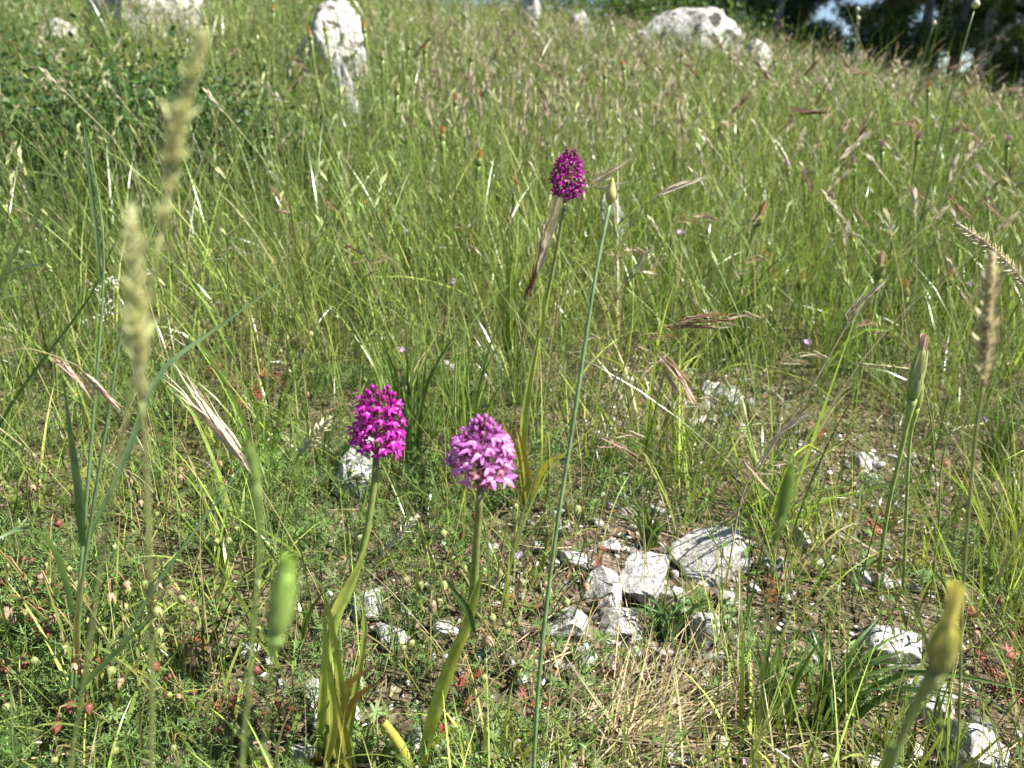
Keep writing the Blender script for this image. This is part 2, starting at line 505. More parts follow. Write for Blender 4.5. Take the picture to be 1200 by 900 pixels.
def rock_shape(seed, size, sub=4, cuts=15, rough=1.0, dr=(0.42, 0.80)):
    r = np.random.default_rng(seed)
    V, F = ICO[sub]; V = V.copy()
    for _ in range(cuts):
        n = r.normal(size=3); n[2] *= 0.8; n /= np.linalg.norm(n)
        d = r.uniform(*dr)
        k = V @ n - d
        V -= np.outer(np.maximum(k, 0) * 0.98, n)
    for s, a in ((1.6, 0.12), (3.7, 0.10), (8.0, 0.06), (17, 0.035)):
        nn = n3(V, s, seed % 50 + 1)
        V += V * (nn * a * 2 * rough)[:, None]
        # ledges
    V[:, 2] += 0.05 * np.round(n3(V, 2.5, seed % 30 + 9) * 6) / 3 * rough
    V = V - (V.max(0) + V.min(0)) / 2
    V = V / np.abs(V).max(0)
    return V * np.asarray(size), F

def rock(px0, px1, py0, py1, label, seed, cat="rock", mat=None, depth=1.0, group=None, rot=0.0, sink=0.36, name="limestone_rock", Y=None, sub=4, flat=1.0):
    """rock whose face covers the pixel box; it stands on the ground at the box's lower edge"""
    cx = (px0 + px1) / 2
    if Y is None and sub != 2:
        gw = (px1 - px0) * 0.05; gh = -(py1 - py0) * 0.06; px0 -= gw; px1 += gw; py0 -= gh; py1 += gh
        if px1 - px0 < 45: sub = 3
    b = gnd(cx, py1 - 0.12 * (py1 - py0)) if Y is None else at(cx, py1, Y)
    if Y is not None: b.z = Hs(b.x, b.y)
    d = b.y
    wdt = (px1 - px0) / FPX * (d * CP + (CAMZ - b.z) * SP)
    hgt = (py1 - py0) / FPX * (d * CP + (CAMZ - b.z) * SP) * flat
    if Y is not None:
        hgt = (at(cx, py0, d).z - b.z) * 1.3; sink = 0.23
    V, F = rock_shape(seed, (wdt / 2, wdt / 2 * depth, hgt / 2), sub, cuts=17 if Y is None else 13, dr=(0.42, 0.80) if Y is None else (0.5, 0.86), rough=1.0 if Y is None else 1.35)
    c, s = math.cos(rot), math.sin(rot)
    a = Acc().add(V, F, (0.5, 0.5, 0.5))
    o = link(name, a.mesh(name, mat or M_ROCK))
    o.location = (b.x, b.y + wdt * 0.30 * depth, Hs(b.x, b.y + wdt * 0.3 * depth) + hgt * (0.5 - sink))
    o.rotation_euler = (0, 0, rot)
    tag(o, label, cat, group)
    return o

rock(92, 240, -75, 44, "big pinkish white boulder standing in the dark leafy grass up the slope", 3, "boulder", M_BOULDERW, 0.8, name="boulder", Y=4.3)
rock(38, 86, 20, 52, "small half hidden pale boulder beside the big pinkish white one", 5, "boulder", M_BOULDERW, 0.8, name="boulder", Y=4.1)
rock(340, 428, 0, 84, "upright rounded white boulder with grass standing in front of it", 23, "boulder", M_BOULDER, 0.8, name="boulder", Y=3.75, rot=0.5)
rock(385, 428, 62, 132, "narrow white stone at the foot of the upright rounded boulder", 13, "boulder", M_BOULDER, 0.8, name="boulder", Y=3.1)
rock(742, 872, 8, 84, "broad low white boulder on the skyline by the pines", 22, "boulder", M_BOULDER, 0.7, name="boulder", Y=5.8)
rock(870, 906, 46, 100, "narrow pale stone just below the broad skyline boulder", 24, "boulder", M_BOULDER, 0.8, name="boulder", Y=5.0)
rock(606, 634, -12, 20, "small grey stone high up the slope in the grass", 27, "boulder", M_BOULDER, 0.8, name="boulder", Y=8.0)
rock(668, 690, 12, 36, "small pale stone showing between tall grass near the slope top", 28, "boulder", M_BOULDER, 0.8, name="boulder", Y=7.6)
rock(694, 738, 226, 272, "pale stone half hidden in grass behind the tall orchid", 31, "rock", M_ROCK, 0.8, Y=1.8)
rock(392, 444, 506, 600, "white rock with black lichen blotches behind the orchid with yellow leaves", 33, "rock", M_ROCKL, 0.8, sink=0.12)
# the rock group in the bare patch
rock(726, 786, 640, 726, "tallest grey rock of the stone group in the bare patch", 41, "rock", M_ROCK, 0.9, rot=0.4)
rock(678, 740, 662, 728, "white rock leaning on the tallest grey rock, dark lichen at its foot", 44, "rock", M_ROCKL, 0.9, rot=1.0)
rock(698, 752, 712, 754, "low white rock with dark lichen spots at the front of the stone group", 46, "rock", M_ROCKL, 0.8)
rock(638, 690, 706, 756, "pointed white rock with one dark spot beside the stone group", 49, "rock", M_ROCK, 0.8)
rock(768, 808, 684, 722, "small white rock on the far side of the tallest grey rock", 51, "rock", M_ROCK, 0.8)
rock(790, 872, 606, 690, "angular block of pale limestone with a sharp flat top edge", 53, "rock", M_ROCK, 0.8, rot=0.3)
rock(808, 842, 700, 772, "ragged white stone half covered by dry straw", 55, "rock", M_ROCKL, 0.8)
rock(655, 690, 640, 672, "small knobbly white stone behind the pointed white rock", 57, "rock", M_ROCK, 0.8)
rock(674, 700, 748, 790, "small white stone below the low lichen spotted rock", 58, "rock", M_ROCK, 0.8)
rock(700, 726, 628, 650, "small white stone behind the white leaning rock", 59, "rock", M_ROCK, 0.8)
# right edge
rock(992, 1020, 652, 694, "upright grey stone among grass beside the hawkbit stalk", 61, "rock", M_ROCK, 0.8)
rock(1022, 1046, 668, 694, "small white stone touching the upright grey stone", 62, "rock", M_ROCK, 0.8)
rock(1012, 1080, 726, 798, "rounded white rock behind the arching green tuft", 63, "rock", M_ROCK, 0.8, rot=0.2)
rock(1066, 1138, 802, 866, "ridged white rock between the arching tuft and the flat corner slab", 65, "rock", M_ROCK, 0.9)
rock(1098, 1192, 838, 916, "largest flat white slab with grass shadows across it", 67, "rock", M_ROCK, 0.9, rot=0.5)
rock(1006, 1062, 884, 916, "low white stone under the arching green tuft", 69, "rock", M_ROCK, 0.8)
rock(904, 932, 644, 688, "narrow white stone by dry stalks right of the angular block", 71, "rock", M_ROCK, 0.8)
rock(930, 956, 612, 646, "small white stone in grass behind the angular block", 72, "rock", M_ROCK, 0.8)
# orchid foot
rock(352, 382, 796, 830, "small square grey stone at the foot of the leafy orchid", 74, "rock", M_ROCK, 0.9)
rock(358, 420, 820, 876, "flat blue grey stone directly behind the leafy orchid base", 76, "rock", M_ROCK, 0.9)
rock(340, 372, 862, 902, "pale stone in front of the flat blue grey stone", 77, "rock", M_ROCK, 0.9)
rock(280, 302, 748, 778, "small grey stone among feathery leaves", 78, "rock", M_ROCK, 0.9)
rock(505, 536, 724, 752, "small white stone beside the bent orchid stem", 81, "rock", M_ROCK, 0.9)
rock(440, 478, 726, 764, "pale stone veiled by grass between the two near orchids", 83, "rock", M_ROCK, 0.9)
rock(410, 446, 678, 738, "tall pale stone veiled by grass behind the leafy orchid stem", 84, "rock", M_ROCK, 0.9)
rock(470, 520, 850, 886, "pale stone between the orchid bases in dry litter", 86, "rock", M_ROCK, 0.9)
SMALL = "small white limestone chip lying on bare litter"
ROCKS_G = "limestone chips on the bare soil"
for k, (x, y, s) in enumerate([(648, 600, 14), (668, 588, 10), (684, 606, 12), (730, 600, 11), (622, 612, 10), (606, 660, 12), (650, 660, 16), (612, 700, 12), (700, 612, 16), (742, 618, 12), (776, 640, 12), (800, 470, 12), (818, 456, 14), (852, 484, 16), (880, 470, 14), (872, 446, 12), (836, 492, 10), (796, 704, 14), (826, 790, 12), (862, 748, 14), (884, 690, 12), (920, 700, 12), (1060, 720, 12), (1088, 770, 12), (1000, 590, 12), (1050, 590, 12), (940, 600, 12), (505, 770, 12), (478, 800, 10), (430, 770, 12), (566, 768, 22), (592, 690, 18), (628, 640, 18), (742, 574, 14), (732, 580, 12), (708, 578, 12), (716, 592, 14), (755, 578, 16), (757, 463, 12), (790, 476, 14), (842, 458, 36), (862, 462, 30), (828, 474, 22), (985, 605, 18), (1012, 540, 26), (1028, 544, 18), (1023, 565, 22), (1070, 538, 20), (880, 640, 20), (900, 660, 16), (770, 600, 16), (640, 690, 20), (660, 620, 22), (625, 668, 14), (690, 690, 12), (600, 778, 14), (545, 790, 14), (850, 700, 24), (868, 712, 16), (936, 826, 14), (1150, 700, 14), (1180, 640, 14), (580, 640, 10), (960, 660, 14), (890, 548, 16), (870, 500, 14), (842, 770, 18), (790, 790, 16), (655, 780, 14), (420, 800, 18), (330, 800, 14), (232, 640, 12), (1100, 612, 12), (720, 770, 12), (745, 765, 16), (1040, 640, 12), (1075, 690, 14), (985, 690, 14)]):
    rock(x - s / 2, x + s / 2, y - s * 0.42, y + s * 0.42, SMALL, 100 + k, "stone", M_ROCK, 0.9, ROCKS_G, rot=k * 0.7, name="stone_chip", sub=2)

# gravel: countless small chips in bare places
BARE = [(gnd(418, 605), 0.05), (gnd(745, 690), 0.20), (gnd(850, 690), 0.13), (gnd(840, 480), 0.20), (gnd(1030, 560), 0.16), (gnd(1100, 840), 0.11), (gnd(560, 800), 0.12), (gnd(390, 850), 0.09), (gnd(640, 640), 0.12), (gnd(450, 730), 0.07), (gnd(1040, 680), 0.09), (gnd(930, 720), 0.10), (gnd(740, 860), 0.12)]
def bareness(x, y):
    b = np.zeros_like(x)
    for c, r in BARE:
        b = np.maximum(b, np.clip(1.35 - np.hypot(x - c.x, (y - c.y)) / r, 0, 1))
    return np.clip(b * (0.55 + 0.9 * vnoise(x * 14, y * 14, 21)), 0, 1)

def scatter(bands, margin=0.5):
    X, Y = [], []
    for y0, y1, dens in bands:
        xm = 0.66 * y1 + margin
        n = int((y1 - y0) * 2 * xm * dens)
        x = rng.uniform(-xm, xm, n); y = rng.uniform(y0, y1, n)
        k = np.abs(x) < 0.66 * y + margin
        X.append(x[k]); Y.append(y[k])
    X = np.concatenate(X); Y = np.concatenate(Y)
    return X, Y
def keep(m, *a): return [v[m] for v in a]
def pos3(x, y, dz=0.0): return np.stack([x, y, H(x, y) + dz], -1)

acc = Acc()
x, y = scatter([(0.25, 1.8, 6500)])
x, y = keep(rng.random(len(x)) < 0.07 + 0.93 * bareness(x, y), x, y)
pv, pf = ICO[0]; pv = pv * np.array([1, 0.7, 0.45]) * (1 + rng.normal(0, 0.28, (len(pv), 1)))
s = np.exp(rng.normal(-6.1, 0.6, len(x)))
tile(acc, pv, [pf], np.full((len(pv), 3), 1.0), pos3(x, y, 0.001), rng.uniform(0, 6.3, len(x)), s, rng.normal(0, 0.4, len(x)), jit((0.38, 0.365, 0.335), len(x), 0.05, 0.5))
M_GRAVEL = veg_mat("gravel_chips", 0.9, 0.0, 0.15, noise=0.3, nscale=400)
tag(link("gravel", acc.mesh("gravel", M_GRAVEL)), "fine pale gravel scattered on the bare soil between rocks", "gravel", kind="stuff")

# ------------------------------------------------------------------ mass vegetation (nobody could count it)
G_MID = np.array((0.140, 0.212, 0.038))
G_YEL = np.array((0.30, 0.355, 0.085))
G_BLUE = np.array((0.055, 0.120, 0.030))
STRAW = np.array((0.42, 0.35, 0.21))

def grass_cols(x, y, n):
    h = vnoise(x * 1.3, y * 1.3, 31) * 0.55 + vnoise(x * 4, y * 4, 32) * 0.4 + rng.random(n) * 0.45 - 0.06
    left = np.clip(-x / (y + 0.3) * 2.2 - 0.25, 0, 1) * np.clip((y - 1.0) / 0.5, 0, 1)
    h = h - 0.25 * left
    c = np.where(h[:, None] < 0.62, G_BLUE + (G_MID - G_BLUE) * np.clip(h / 0.62, 0, 1)[:, None], G_MID + (G_YEL - G_MID) * np.clip((h - 0.62) / 0.5, 0, 1)[:, None])
    right = np.clip((x / (y + 0.4) + 0.1) * 1.2, 0, 1) * np.clip((y - 1.2) / 2, 0, 1)
    c = c * (1 + 0.30 * right[:, None]) + np.array([0.04, 0.04, 0.022]) * right[:, None]
    return np.clip(c * np.exp(rng.normal(-0.05, 0.42, (n, 1))), 0.004, 0.8)

def lushness(x, y):
    """0 short and open .. 1 tall and dense"""
    return np.clip((y - 0.62) / 0.7, 0, 1) * 0.75 + 0.25 * vnoise(x * 2.5, y * 2.5, 41)

def tussocks(acc, x, y, per, hgt, wr, K,  spread=0.016, lean0=0.06, leanr=0.28, curl=0.4, hcap=None):
    """clumps of blades fanning out of common feet"""
    n = len(x); m = rng.poisson(per, n) + 1
    idx = np.repeat(np.arange(n), m); N = len(idx)
    az = rng.uniform(0, 6.283, N); r = np.abs(rng.normal(0, 1, N))
    bx = x[idx] + np.cos(az) * r * spread; by = y[idx] + np.sin(az) * r * spread
    th = np.exp(rng.normal(-0.1, 0.30, n)) * np.where(rng.random(n) < 0.16, 1.75, 1.0)
    h = hgt[idx] * th[idx] * np.exp(rng.normal(-0.05, 0.33, N))
    if hcap is not None: h = np.minimum(h, hcap[idx])
    c = grass_cols(x, y, n)[idx] * np.exp(rng.normal(0, 0.22, (N, 1)))
    hot = rng.random(N) < 0.12
    c[hot] = np.minimum(c[hot] * 1.35 + np.array([0.08, 0.085, 0.03]), 0.5)
    dead = rng.random(N) < 0.09
    c[dead] = STRAW * np.exp(rng.normal(-0.1, 0.2, (dead.sum(), 1)))
    wide = np.clip(np.exp(rng.normal(0, 0.2, n)), 0.6, 1.4)[idx]
    ribbons(acc, pos3(bx, by, -0.005), h, rng.uniform(*wr, N) * wide, az + rng.normal(0, 0.6, N), lean0 + leanr * r * rng.uniform(0.3, 1.1, N), rng.normal(curl, 0.45, N), c * 0.92 + np.array([0.03, 0.025, 0.012]), c, K)

def lush_gap(x, y):
    """1 where the leafy shrubs stand and grass is thin"""
    q = x / y
    return np.clip((-0.2 - q) / 0.08, 0, 1) * np.clip((y - 1.35) / 0.2, 0, 1) * np.clip((2.9 - y) / 0.3, 0, 1)

acc = Acc()
# near grass
x, y = scatter([(0.12, 0.55, 300), (0.55, 0.9, 340), (0.9, 2.2, 240)])
m = rng.random(len(x)) < (1 - 0.9 * bareness(x, y)) * (0.3 + 0.7 * vnoise(x * 9, y * 9, 51)) * (1 - 0.55 * lush_gap(x, y))
x, y = keep(m, x, y); lu = lushness(x, y)
tussocks(acc, x, y, 13, (0.055 + 0.125 * lu) * (1 - 0.3 * lush_gap(x, y)), (0.0012, 0.0036), 6, 0.020, 0.10, 0.46, 0.6, hcap=np.where(y < 0.5, 0.13, 0.42))
# single blades between the tussocks
x, y = scatter([(0.12, 0.9, 4600), (0.9, 2.2, 3200)])
m = rng.random(len(x)) < (1 - 0.85 * bareness(x, y)) * (0.3 + 0.7 * vnoise(x * 11, y * 11, 52)) * (1 - 0.6 * lush_gap(x, y))
x, y = keep(m, x, y); n = len(x); lu = lushness(x, y)
h = (0.05 + 0.15 * lu) * np.exp(rng.normal(0, 0.45, n)); h = np.minimum(h, np.where(y < 0.5, 0.14, 0.42))
c = grass_cols(x, y, n)
ribbons(acc, pos3(x, y, -0.004), h, rng.uniform(0.0009, 0.0026, n), rng.uniform(0, 6.283, n), np.abs(rng.normal(0, 0.65, n)), rng.normal(0.4, 0.7, n), c * 0.9 + np.array([0.05, 0.04, 0.02]), c, 6)
x, y = scatter([(0.3, 0.95, 560)])
m = (x > 0.14) & (rng.random(len(x)) < (1 - 0.8 * bareness(x, y)) * (0.25 + 0.75 * vnoise(x * 8, y * 8, 57)))
x, y = keep(m, x, y)
tussocks(acc, x, y, 8, np.full(len(x), 0.115), (0.0012, 0.003), 6, 0.014, 0.1, 0.4, 0.45, hcap=np.full(len(x), 0.19))
# wisps (very thin culms)
x, y = scatter([(0.3, 1.0, 1100), (1.0, 2.5, 700)])
x, y = keep(rng.random(len(x)) < (1 - 0.6 * bareness(x, y)), x, y); n = len(x); lu = lushness(x, y)
h = (0.10 + 0.17 * lu) * np.exp(rng.normal(0, 0.32, n)); h = np.minimum(h, np.where(y < 0.5, 0.2, 0.5))
c = grass_cols(x, y, n) * 1.15
ribbons(acc, pos3(x, y, -0.004), h, rng.uniform(0.0008, 0.0014, n), rng.uniform(0, 6.283, n), np.abs(rng.normal(0, 0.25, n)), rng.normal(0.2, 0.45, n), c, c * 0.8 + STRAW * 0.25, 6)
tag(link("meadow_grass", acc.mesh("meadow_grass", M_GRASS)), "fine green grass blades covering the near slope", "grass", kind="stuff")

acc = Acc()
for bands, per, wr, K, hh, sp in (([(2.2, 4.2, 150)], 15, (0.0022, 0.0050), 4, 0.175, 0.03), ([(4.2, 8.0, 60)], 17, (0.0045, 0.009), 3, 0.185, 0.05), ([(8.0, 13.0, 24)], 18, (0.009, 0.017), 3, 0.20, 0.08)):
    x, y = scatter(bands, 1.0)
    m = rng.random(len(x)) < (0.30 + 0.70 * vnoise(x * 2.6, y * 2.6, 61)) * (1 - 0.6 * lush_gap(x, y))
    m &= rng.random(len(x)) > 0.35 * np.clip(-x / (y + 0.3) * 3 - 0.5, 0, 1) * (y < 3.4)
    x, y = keep(m, x, y); n = len(x)
    tussocks(acc, x, y, per, hh * (0.6 + 0.7 * vnoise(x * 1.1, y * 1.1, 62)), wr, K, sp, 0.12, 0.52, 0.7, np.full(n, 0.42))
    x, y = scatter([(b[0], b[1], b[2] * 10) for b in bands], 1.0); n = len(x)
    c = grass_cols(x, y, n)
    ribbons(acc, pos3(x, y, -0.01), hh * np.exp(rng.normal(0.05, 0.45, n)), rng.uniform(*wr, n) * 0.7, rng.uniform(0, 6.283, n), np.abs(rng.normal(0, 0.7, n)), rng.normal(0.45, 0.7, n), c, c * 1.05, K)
tag(link("upper_meadow_grass", acc.mesh("upper_meadow_grass", M_GRASS)), "tall green and yellowish grass covering the upper slope to the skyline", "grass", kind="stuff")

# dry straw: standing dead culms and litter lying on the soil
acc = Acc()
x, y = scatter([(0.2, 1.7, 2300)])
x, y = keep(rng.random(len(x)) < 0.38 + 0.55 * bareness(x, y) + 0.35 * vnoise(x * 6, y * 6, 71), x, y); n = len(x)
ribbons(acc, pos3(x, y, 0.003), rng.uniform(0.02, 0.10, n), rng.uniform(0.0008, 0.0018, n), rng.uniform(0, 6.283, n), rng.normal(1.42, 0.13, n), rng.normal(0.1, 0.4, n), jit(STRAW * 0.65, n, 0.1, 0.4), jit(STRAW * 0.55, n, 0.1, 0.4), 4)
x, y = scatter([(0.4, 2.2, 330), (2.2, 5, 420), (5, 12, 130)])
n = len(x); far = np.clip(y / 4, 0.35, 2.2)
ribbons(acc, pos3(x, y), rng.uniform(0.14, 0.36, n) * np.clip(y * 1.2, 0.45, 1.1), 0.0016 * far, rng.uniform(0, 6.283, n), np.abs(rng.normal(0, 0.35, n)), rng.normal(0.2, 0.5, n), jit(STRAW * 0.9, n, 0.08, 0.25), jit(STRAW, n, 0.08, 0.25), 3)
# mat of straw at the lower edge
cst = gnd(735, 870)
n = 330
r_ = np.abs(rng.normal(0, 0.055, n)); a_ = rng.uniform(0, 6.283, n)
x = cst.x + r_ * np.cos(a_) * 1.3; y = cst.y + r_ * np.sin(a_)
ribbons(acc, pos3(x, y, 0.004), rng.uniform(0.04, 0.13, n), rng.uniform(0.0010, 0.0020, n), rng.normal(0.5, 0.9, n), rng.normal(1.15, 0.3, n), rng.normal(0.25, 0.4, n), jit(STRAW, n, 0.08, 0.3), jit(STRAW, n, 0.08, 0.3), 5)
tag(link("dry_straw", acc.mesh("dry_straw", M_DRY)), "dead straw coloured grass lying and standing among the green", "straw", kind="stuff")

# brown leaf litter
acc = Acc()
x, y = scatter([(0.2, 1.5, 9000)])
x, y = keep(rng.random(len(x)) < 0.35 + 0.6 * bareness(x, y), x, y); n = len(x)
ribbons(acc, pos3(x, y, 0.002), rng.uniform(0.004, 0.02, n), rng.uniform(0.0015, 0.004, n), rng.uniform(0, 6.283, n), rng.normal(1.35, 0.3, n), rng.normal(0.0, 0.8, n), jit((0.15, 0.10, 0.06), n, 0.15, 0.5), jit((0.20, 0.14, 0.09), n, 0.15, 0.5), 2)
tag(link("leaf_litter", acc.mesh("leaf_litter", M_DRY)), "brown crumbled leaf litter on the soil", "litter", kind="stuff")

# feathery low leaves
def feather_proto(seed):
    r = random.Random(seed); a = Acc()
    for s in range(3):
        L = r.uniform(0.03, 0.055); az = r.uniform(0, 6.28); ln = r.uniform(0.2, 0.9)
        P = smooth_path([(0, 0, 0), (math.cos(az) * L * ln * 0.4, math.sin(az) * L * ln * 0.4, L * 0.6), (math.cos(az) * L * ln, math.sin(az) * L * ln, L)], 6)
        V, F, t = strip(P[::2], 0.0011); a.add(V, F, (0.12, 0.19, 0.05))
        T = tangents(P)
        for k in range(17):
            u = 0.15 + 0.85 * k / 16; i = min(5, int(u * 5)); p = P[i] * (1 - (u * 5 - i)) + P[min(5, i + 1)] * (u * 5 - i)
            ph = r.uniform(0, 6.28); d = np.array([math.cos(ph), math.sin(ph), r.uniform(0.1, 0.9)]); d /= np.linalg.norm(d)
            ll = r.uniform(0.008, 0.016) * (1.15 - 0.6 * u)
            sd = np.cross(d, (0.3, 0.2, 1)); sd /= np.linalg.norm(sd)
            a.add([p + sd * 0.00042, p - sd * 0.00042, p + d * ll], np.array([[0, 1, 2]]), np.array((0.18, 0.29, 0.085)) * r.uniform(0.7, 1.4))
    return proto(a)
acc = Acc()
x, y = scatter([(0.22, 1.1, 6800), (1.1, 2.2, 2200)])
leftness = np.clip(0.62 - (x / (y + 0.2)) * 1.6, 0.34, 1)
x, y = keep(rng.random(len(x)) < (1 - 0.8 * bareness(x, y)) * leftness * (0.12 + 0.88 * (vnoise(x * 8, y * 8, 81) > 0.44)), x, y)
sel = rng.integers(0, 4, len(x))
for k in range(4):
    pv, pf, pc = feather_proto(k + 5)
    xx, yy = keep(sel == k, x, y); n = len(xx)
    tile(acc, pv, pf, pc, pos3(xx, yy, -0.003), rng.uniform(0, 6.283, n), rng.uniform(0.5, 1.2, n), rng.normal(0, 0.3, n), jit((1, 1, 1), n, 0.1, 0.3) * (0.75 + 0.6 * vnoise(xx * 6, yy * 6, 84))[:, None])
tag(link("feathery_ground_cover", acc.mesh("feathery_ground_cover", M_LEAF)), "low feathery green leaves carpeting the soil", "ground cover", kind="stuff")

# small oval leaved herbs
def oval_proto(seed, hgt, lw, ll, nl):
    r = random.Random(seed); a = Acc()
    for s in range(2):
        az = r.uniform(0, 6.28); ln = r.uniform(0.05, 0.5)
        P = smooth_path([(0, 0, 0), (math.cos(az) * hgt * ln * 0.4, math.sin(az) * hgt * ln * 0.4, hgt * 0.6), (math.cos(az) * hgt * ln, math.sin(az) * hgt * ln, hgt)], 6)
        V, F, t = strip(P[[0, 2, 5]], 0.0013); a.add(V, F, (0.14, 0.18, 0.06))
        for k in range(nl):
            u = (k + 0.5) / nl * 5; i = int(u); p = P[i] * (1 - u + i) + P[i + 1] * (u - i)
            ph = k * 2.4 + r.uniform(-.4, .4); d = np.array([math.cos(ph), math.sin(ph), r.uniform(0.0, 0.7)]); d /= np.linalg.norm(d)
            L = ll * r.uniform(0.7, 1.2)
            V, F = diamond(p, d, L, lw * 1.15, np.cross(d, (r.uniform(-.3, .3), r.uniform(-.3, .3), 1)))
            a.add(V, F, np.array((0.11, 0.19, 0.045)) * r.uniform(0.75, 1.35))
    return proto(a)
acc = Acc()
x, y = scatter([(0.25, 1.2, 120), (1.2, 3.0, 330), (3.0, 6.0, 130)])
sel = rng.integers(0, 4, len(x))
for k in range(4):
    pv, pf, pc = oval_proto(k + 3, 0.05 + 0.02 * k, 0.0015 + 0.0006 * k, 0.008 + 0.001 * k, 9)
    xx, yy = keep(sel == k, x, y); n = len(xx)
    tile(acc, pv, pf, pc, pos3(xx, yy, -0.003), rng.uniform(0, 6.283, n), rng.uniform(0.6, 1.3, n) * (1 + 0.8 * np.clip(yy - 1.0, 0, 2)), rng.normal(0, 0.2, n), jit((1.0, 1.0, 0.95), n, 0.12, 0.35))
tag(link("small_leafy_herbs", acc.mesh("small_leafy_herbs", M_LEAF)), "small oval leaved herbs growing low between the grass", "herbs", kind="stuff")

# grass ears: thin culms with small spindle ears
def ear_proto(seed, hgt, earL, col_ear, col_stem, droop=0.12):
    r = random.Random(seed); a = Acc()
    P = smooth_path([(0, 0, 0), (droop * hgt * 0.25, 0, hgt * 0.55), (droop * hgt, 0, hgt)], 7)
    V, F, t = strip(P[::2], 0.0014 if hgt < 0.29 else 0.0018); a.add(V, F, col_stem)
    d = P[-1] - P[-2]; d /= np.linalg.norm(d)
    for k in range(6):
        u = k / 5; b = P[-1] + d * (u - 0.35) * earL
        ph = k * 2.4; o = np.array([math.cos(ph), math.sin(ph), 0]) * 0.22
        e = d + o; e /= np.linalg.norm(e); L = earL * 0.55
        V, F = diamond(b, e, L, earL * 0.15, np.cross(e, (r.uniform(-1, 1), r.uniform(-1, 1), 0.1)))
        a.add(V, F, np.array(col_ear) * r.uniform(0.8, 1.25))
    return proto(a)
acc = Acc()
for seed, hg, eL, ce, cs, bands in (
        (1, 0.20, 0.020, (0.36, 0.46, 0.14), (0.18, 0.27, 0.07), [(0.95, 2.2, 160), (2.2, 5, 190), (5, 10, 40)]),
        (2, 0.24, 0.030, (0.42, 0.46, 0.21), (0.24, 0.30, 0.10), [(0.95, 2.2, 100), (2.2, 5, 150), (5, 11, 45)]),
        (3, 0.26, 0.035, (0.52, 0.45, 0.34), (0.38, 0.35, 0.20), [(1.1, 2.2, 80), (2.2, 5, 130), (5, 11, 60)]),
        (4, 0.30, 0.040, (0.32, 0.23, 0.16), (0.26, 0.25, 0.12), [(1.4, 2.4, 26), (2.4, 5, 60), (5, 11, 45)])):
    x, y = scatter(bands); n = len(x)
    if seed >= 3: x, y = keep(rng.random(n) < np.clip(0.45 + x / (y + .3), 0.15, 1), x, y); n = len(x)
    pv, pf, pc = ear_proto(seed, hg, eL, ce, cs, 0.10 + 0.12 * seed)
    tile(acc, pv, pf, pc, pos3(x, y), rng.uniform(0, 6.283, n), rng.uniform(0.7, 1.25, n), rng.normal(0, 0.18, n), jit((1, 1, 1), n, 0.08, 0.2))
x, y = scatter([(1.7, 4.6, 260)]); q = x / y
x, y = keep((q > -0.10) & (q < 0.22) & (rng.random(len(x)) < 0.25 + 0.75 * vnoise(x * 3, y * 3, 88)), x, y); n = len(x)
pv, pf, pc = ear_proto(9, 0.25, 0.045, (0.50, 0.44, 0.30), (0.36, 0.34, 0.18), 0.08)
tile(acc, pv, pf, pc, pos3(x, y), rng.uniform(0, 6.283, n), rng.uniform(0.7, 1.2, n), rng.normal(0, 0.14, n), jit((1, 1, 1), n, 0.06, 0.2))
x, y = scatter([(1.5, 7.0, 26)]); x, y = keep((x / y > 0.05) & (rng.random(len(x)) < 0.2 + 0.8 * vnoise(x * 1.6, y * 1.6, 89)), x, y); n = len(x)
pv, pf, pc = ear_proto(10, 0.27, 0.055, (0.56, 0.47, 0.38), (0.40, 0.36, 0.22), 0.55)
tile(acc, pv, pf, pc, pos3(x, y), rng.uniform(0, 6.283, n), rng.uniform(0.5, 1.2, n), rng.normal(0, 0.35, n), jit((1, 1, 1), n, 0.06, 0.2))
tag(link("grass_ears", acc.mesh("grass_ears", M_EAR)), "thin seeding grass culms with small ears all over the slope", "grass", kind="stuff")

# ------------------------------------------------------------------ pines and shrubs on the skyline
def needle_cloud(acc, centres, radii, n_each, r, needle=0.11, width=0.012, cols=((0.035, 0.06, 0.02), (0.075, 0.115, 0.03))):
    for c, R in zip(centres, radii):
        k = int(n_each)
        p = r.normal(size=(k, 3)); p /= np.linalg.norm(p, axis=1)[:, None]; p *= (r.random((k, 1)) ** 0.5)
        p = p * np.asarray(R) + c
        m = 9
        d = r.normal(size=(k, m, 3)); d[..., 2] += 0.5; d /= np.linalg.norm(d, axis=2)[..., None]
        sd = np.cross(d, r.normal(size=(k, m, 3))); sd /= np.linalg.norm(sd, axis=2)[..., None]
        L = needle * r.uniform(0.6, 1.3, (k, m, 1))
        b = p[:, None, :]
        V = np.stack([b + sd * width * 0.5, b - sd * width * 0.5, b + d * L], 2).reshape(-1, 3)
        F = np.arange(len(V)).reshape(-1, 3)
        f = r.random((k, 1, 1))
        C = np.array(cols[0]) * (1 - f) + np.array(cols[1]) * f
        acc.add(V, F, np.broadcast_to(C, (k, m * 3, 3)).reshape(-1, 3))

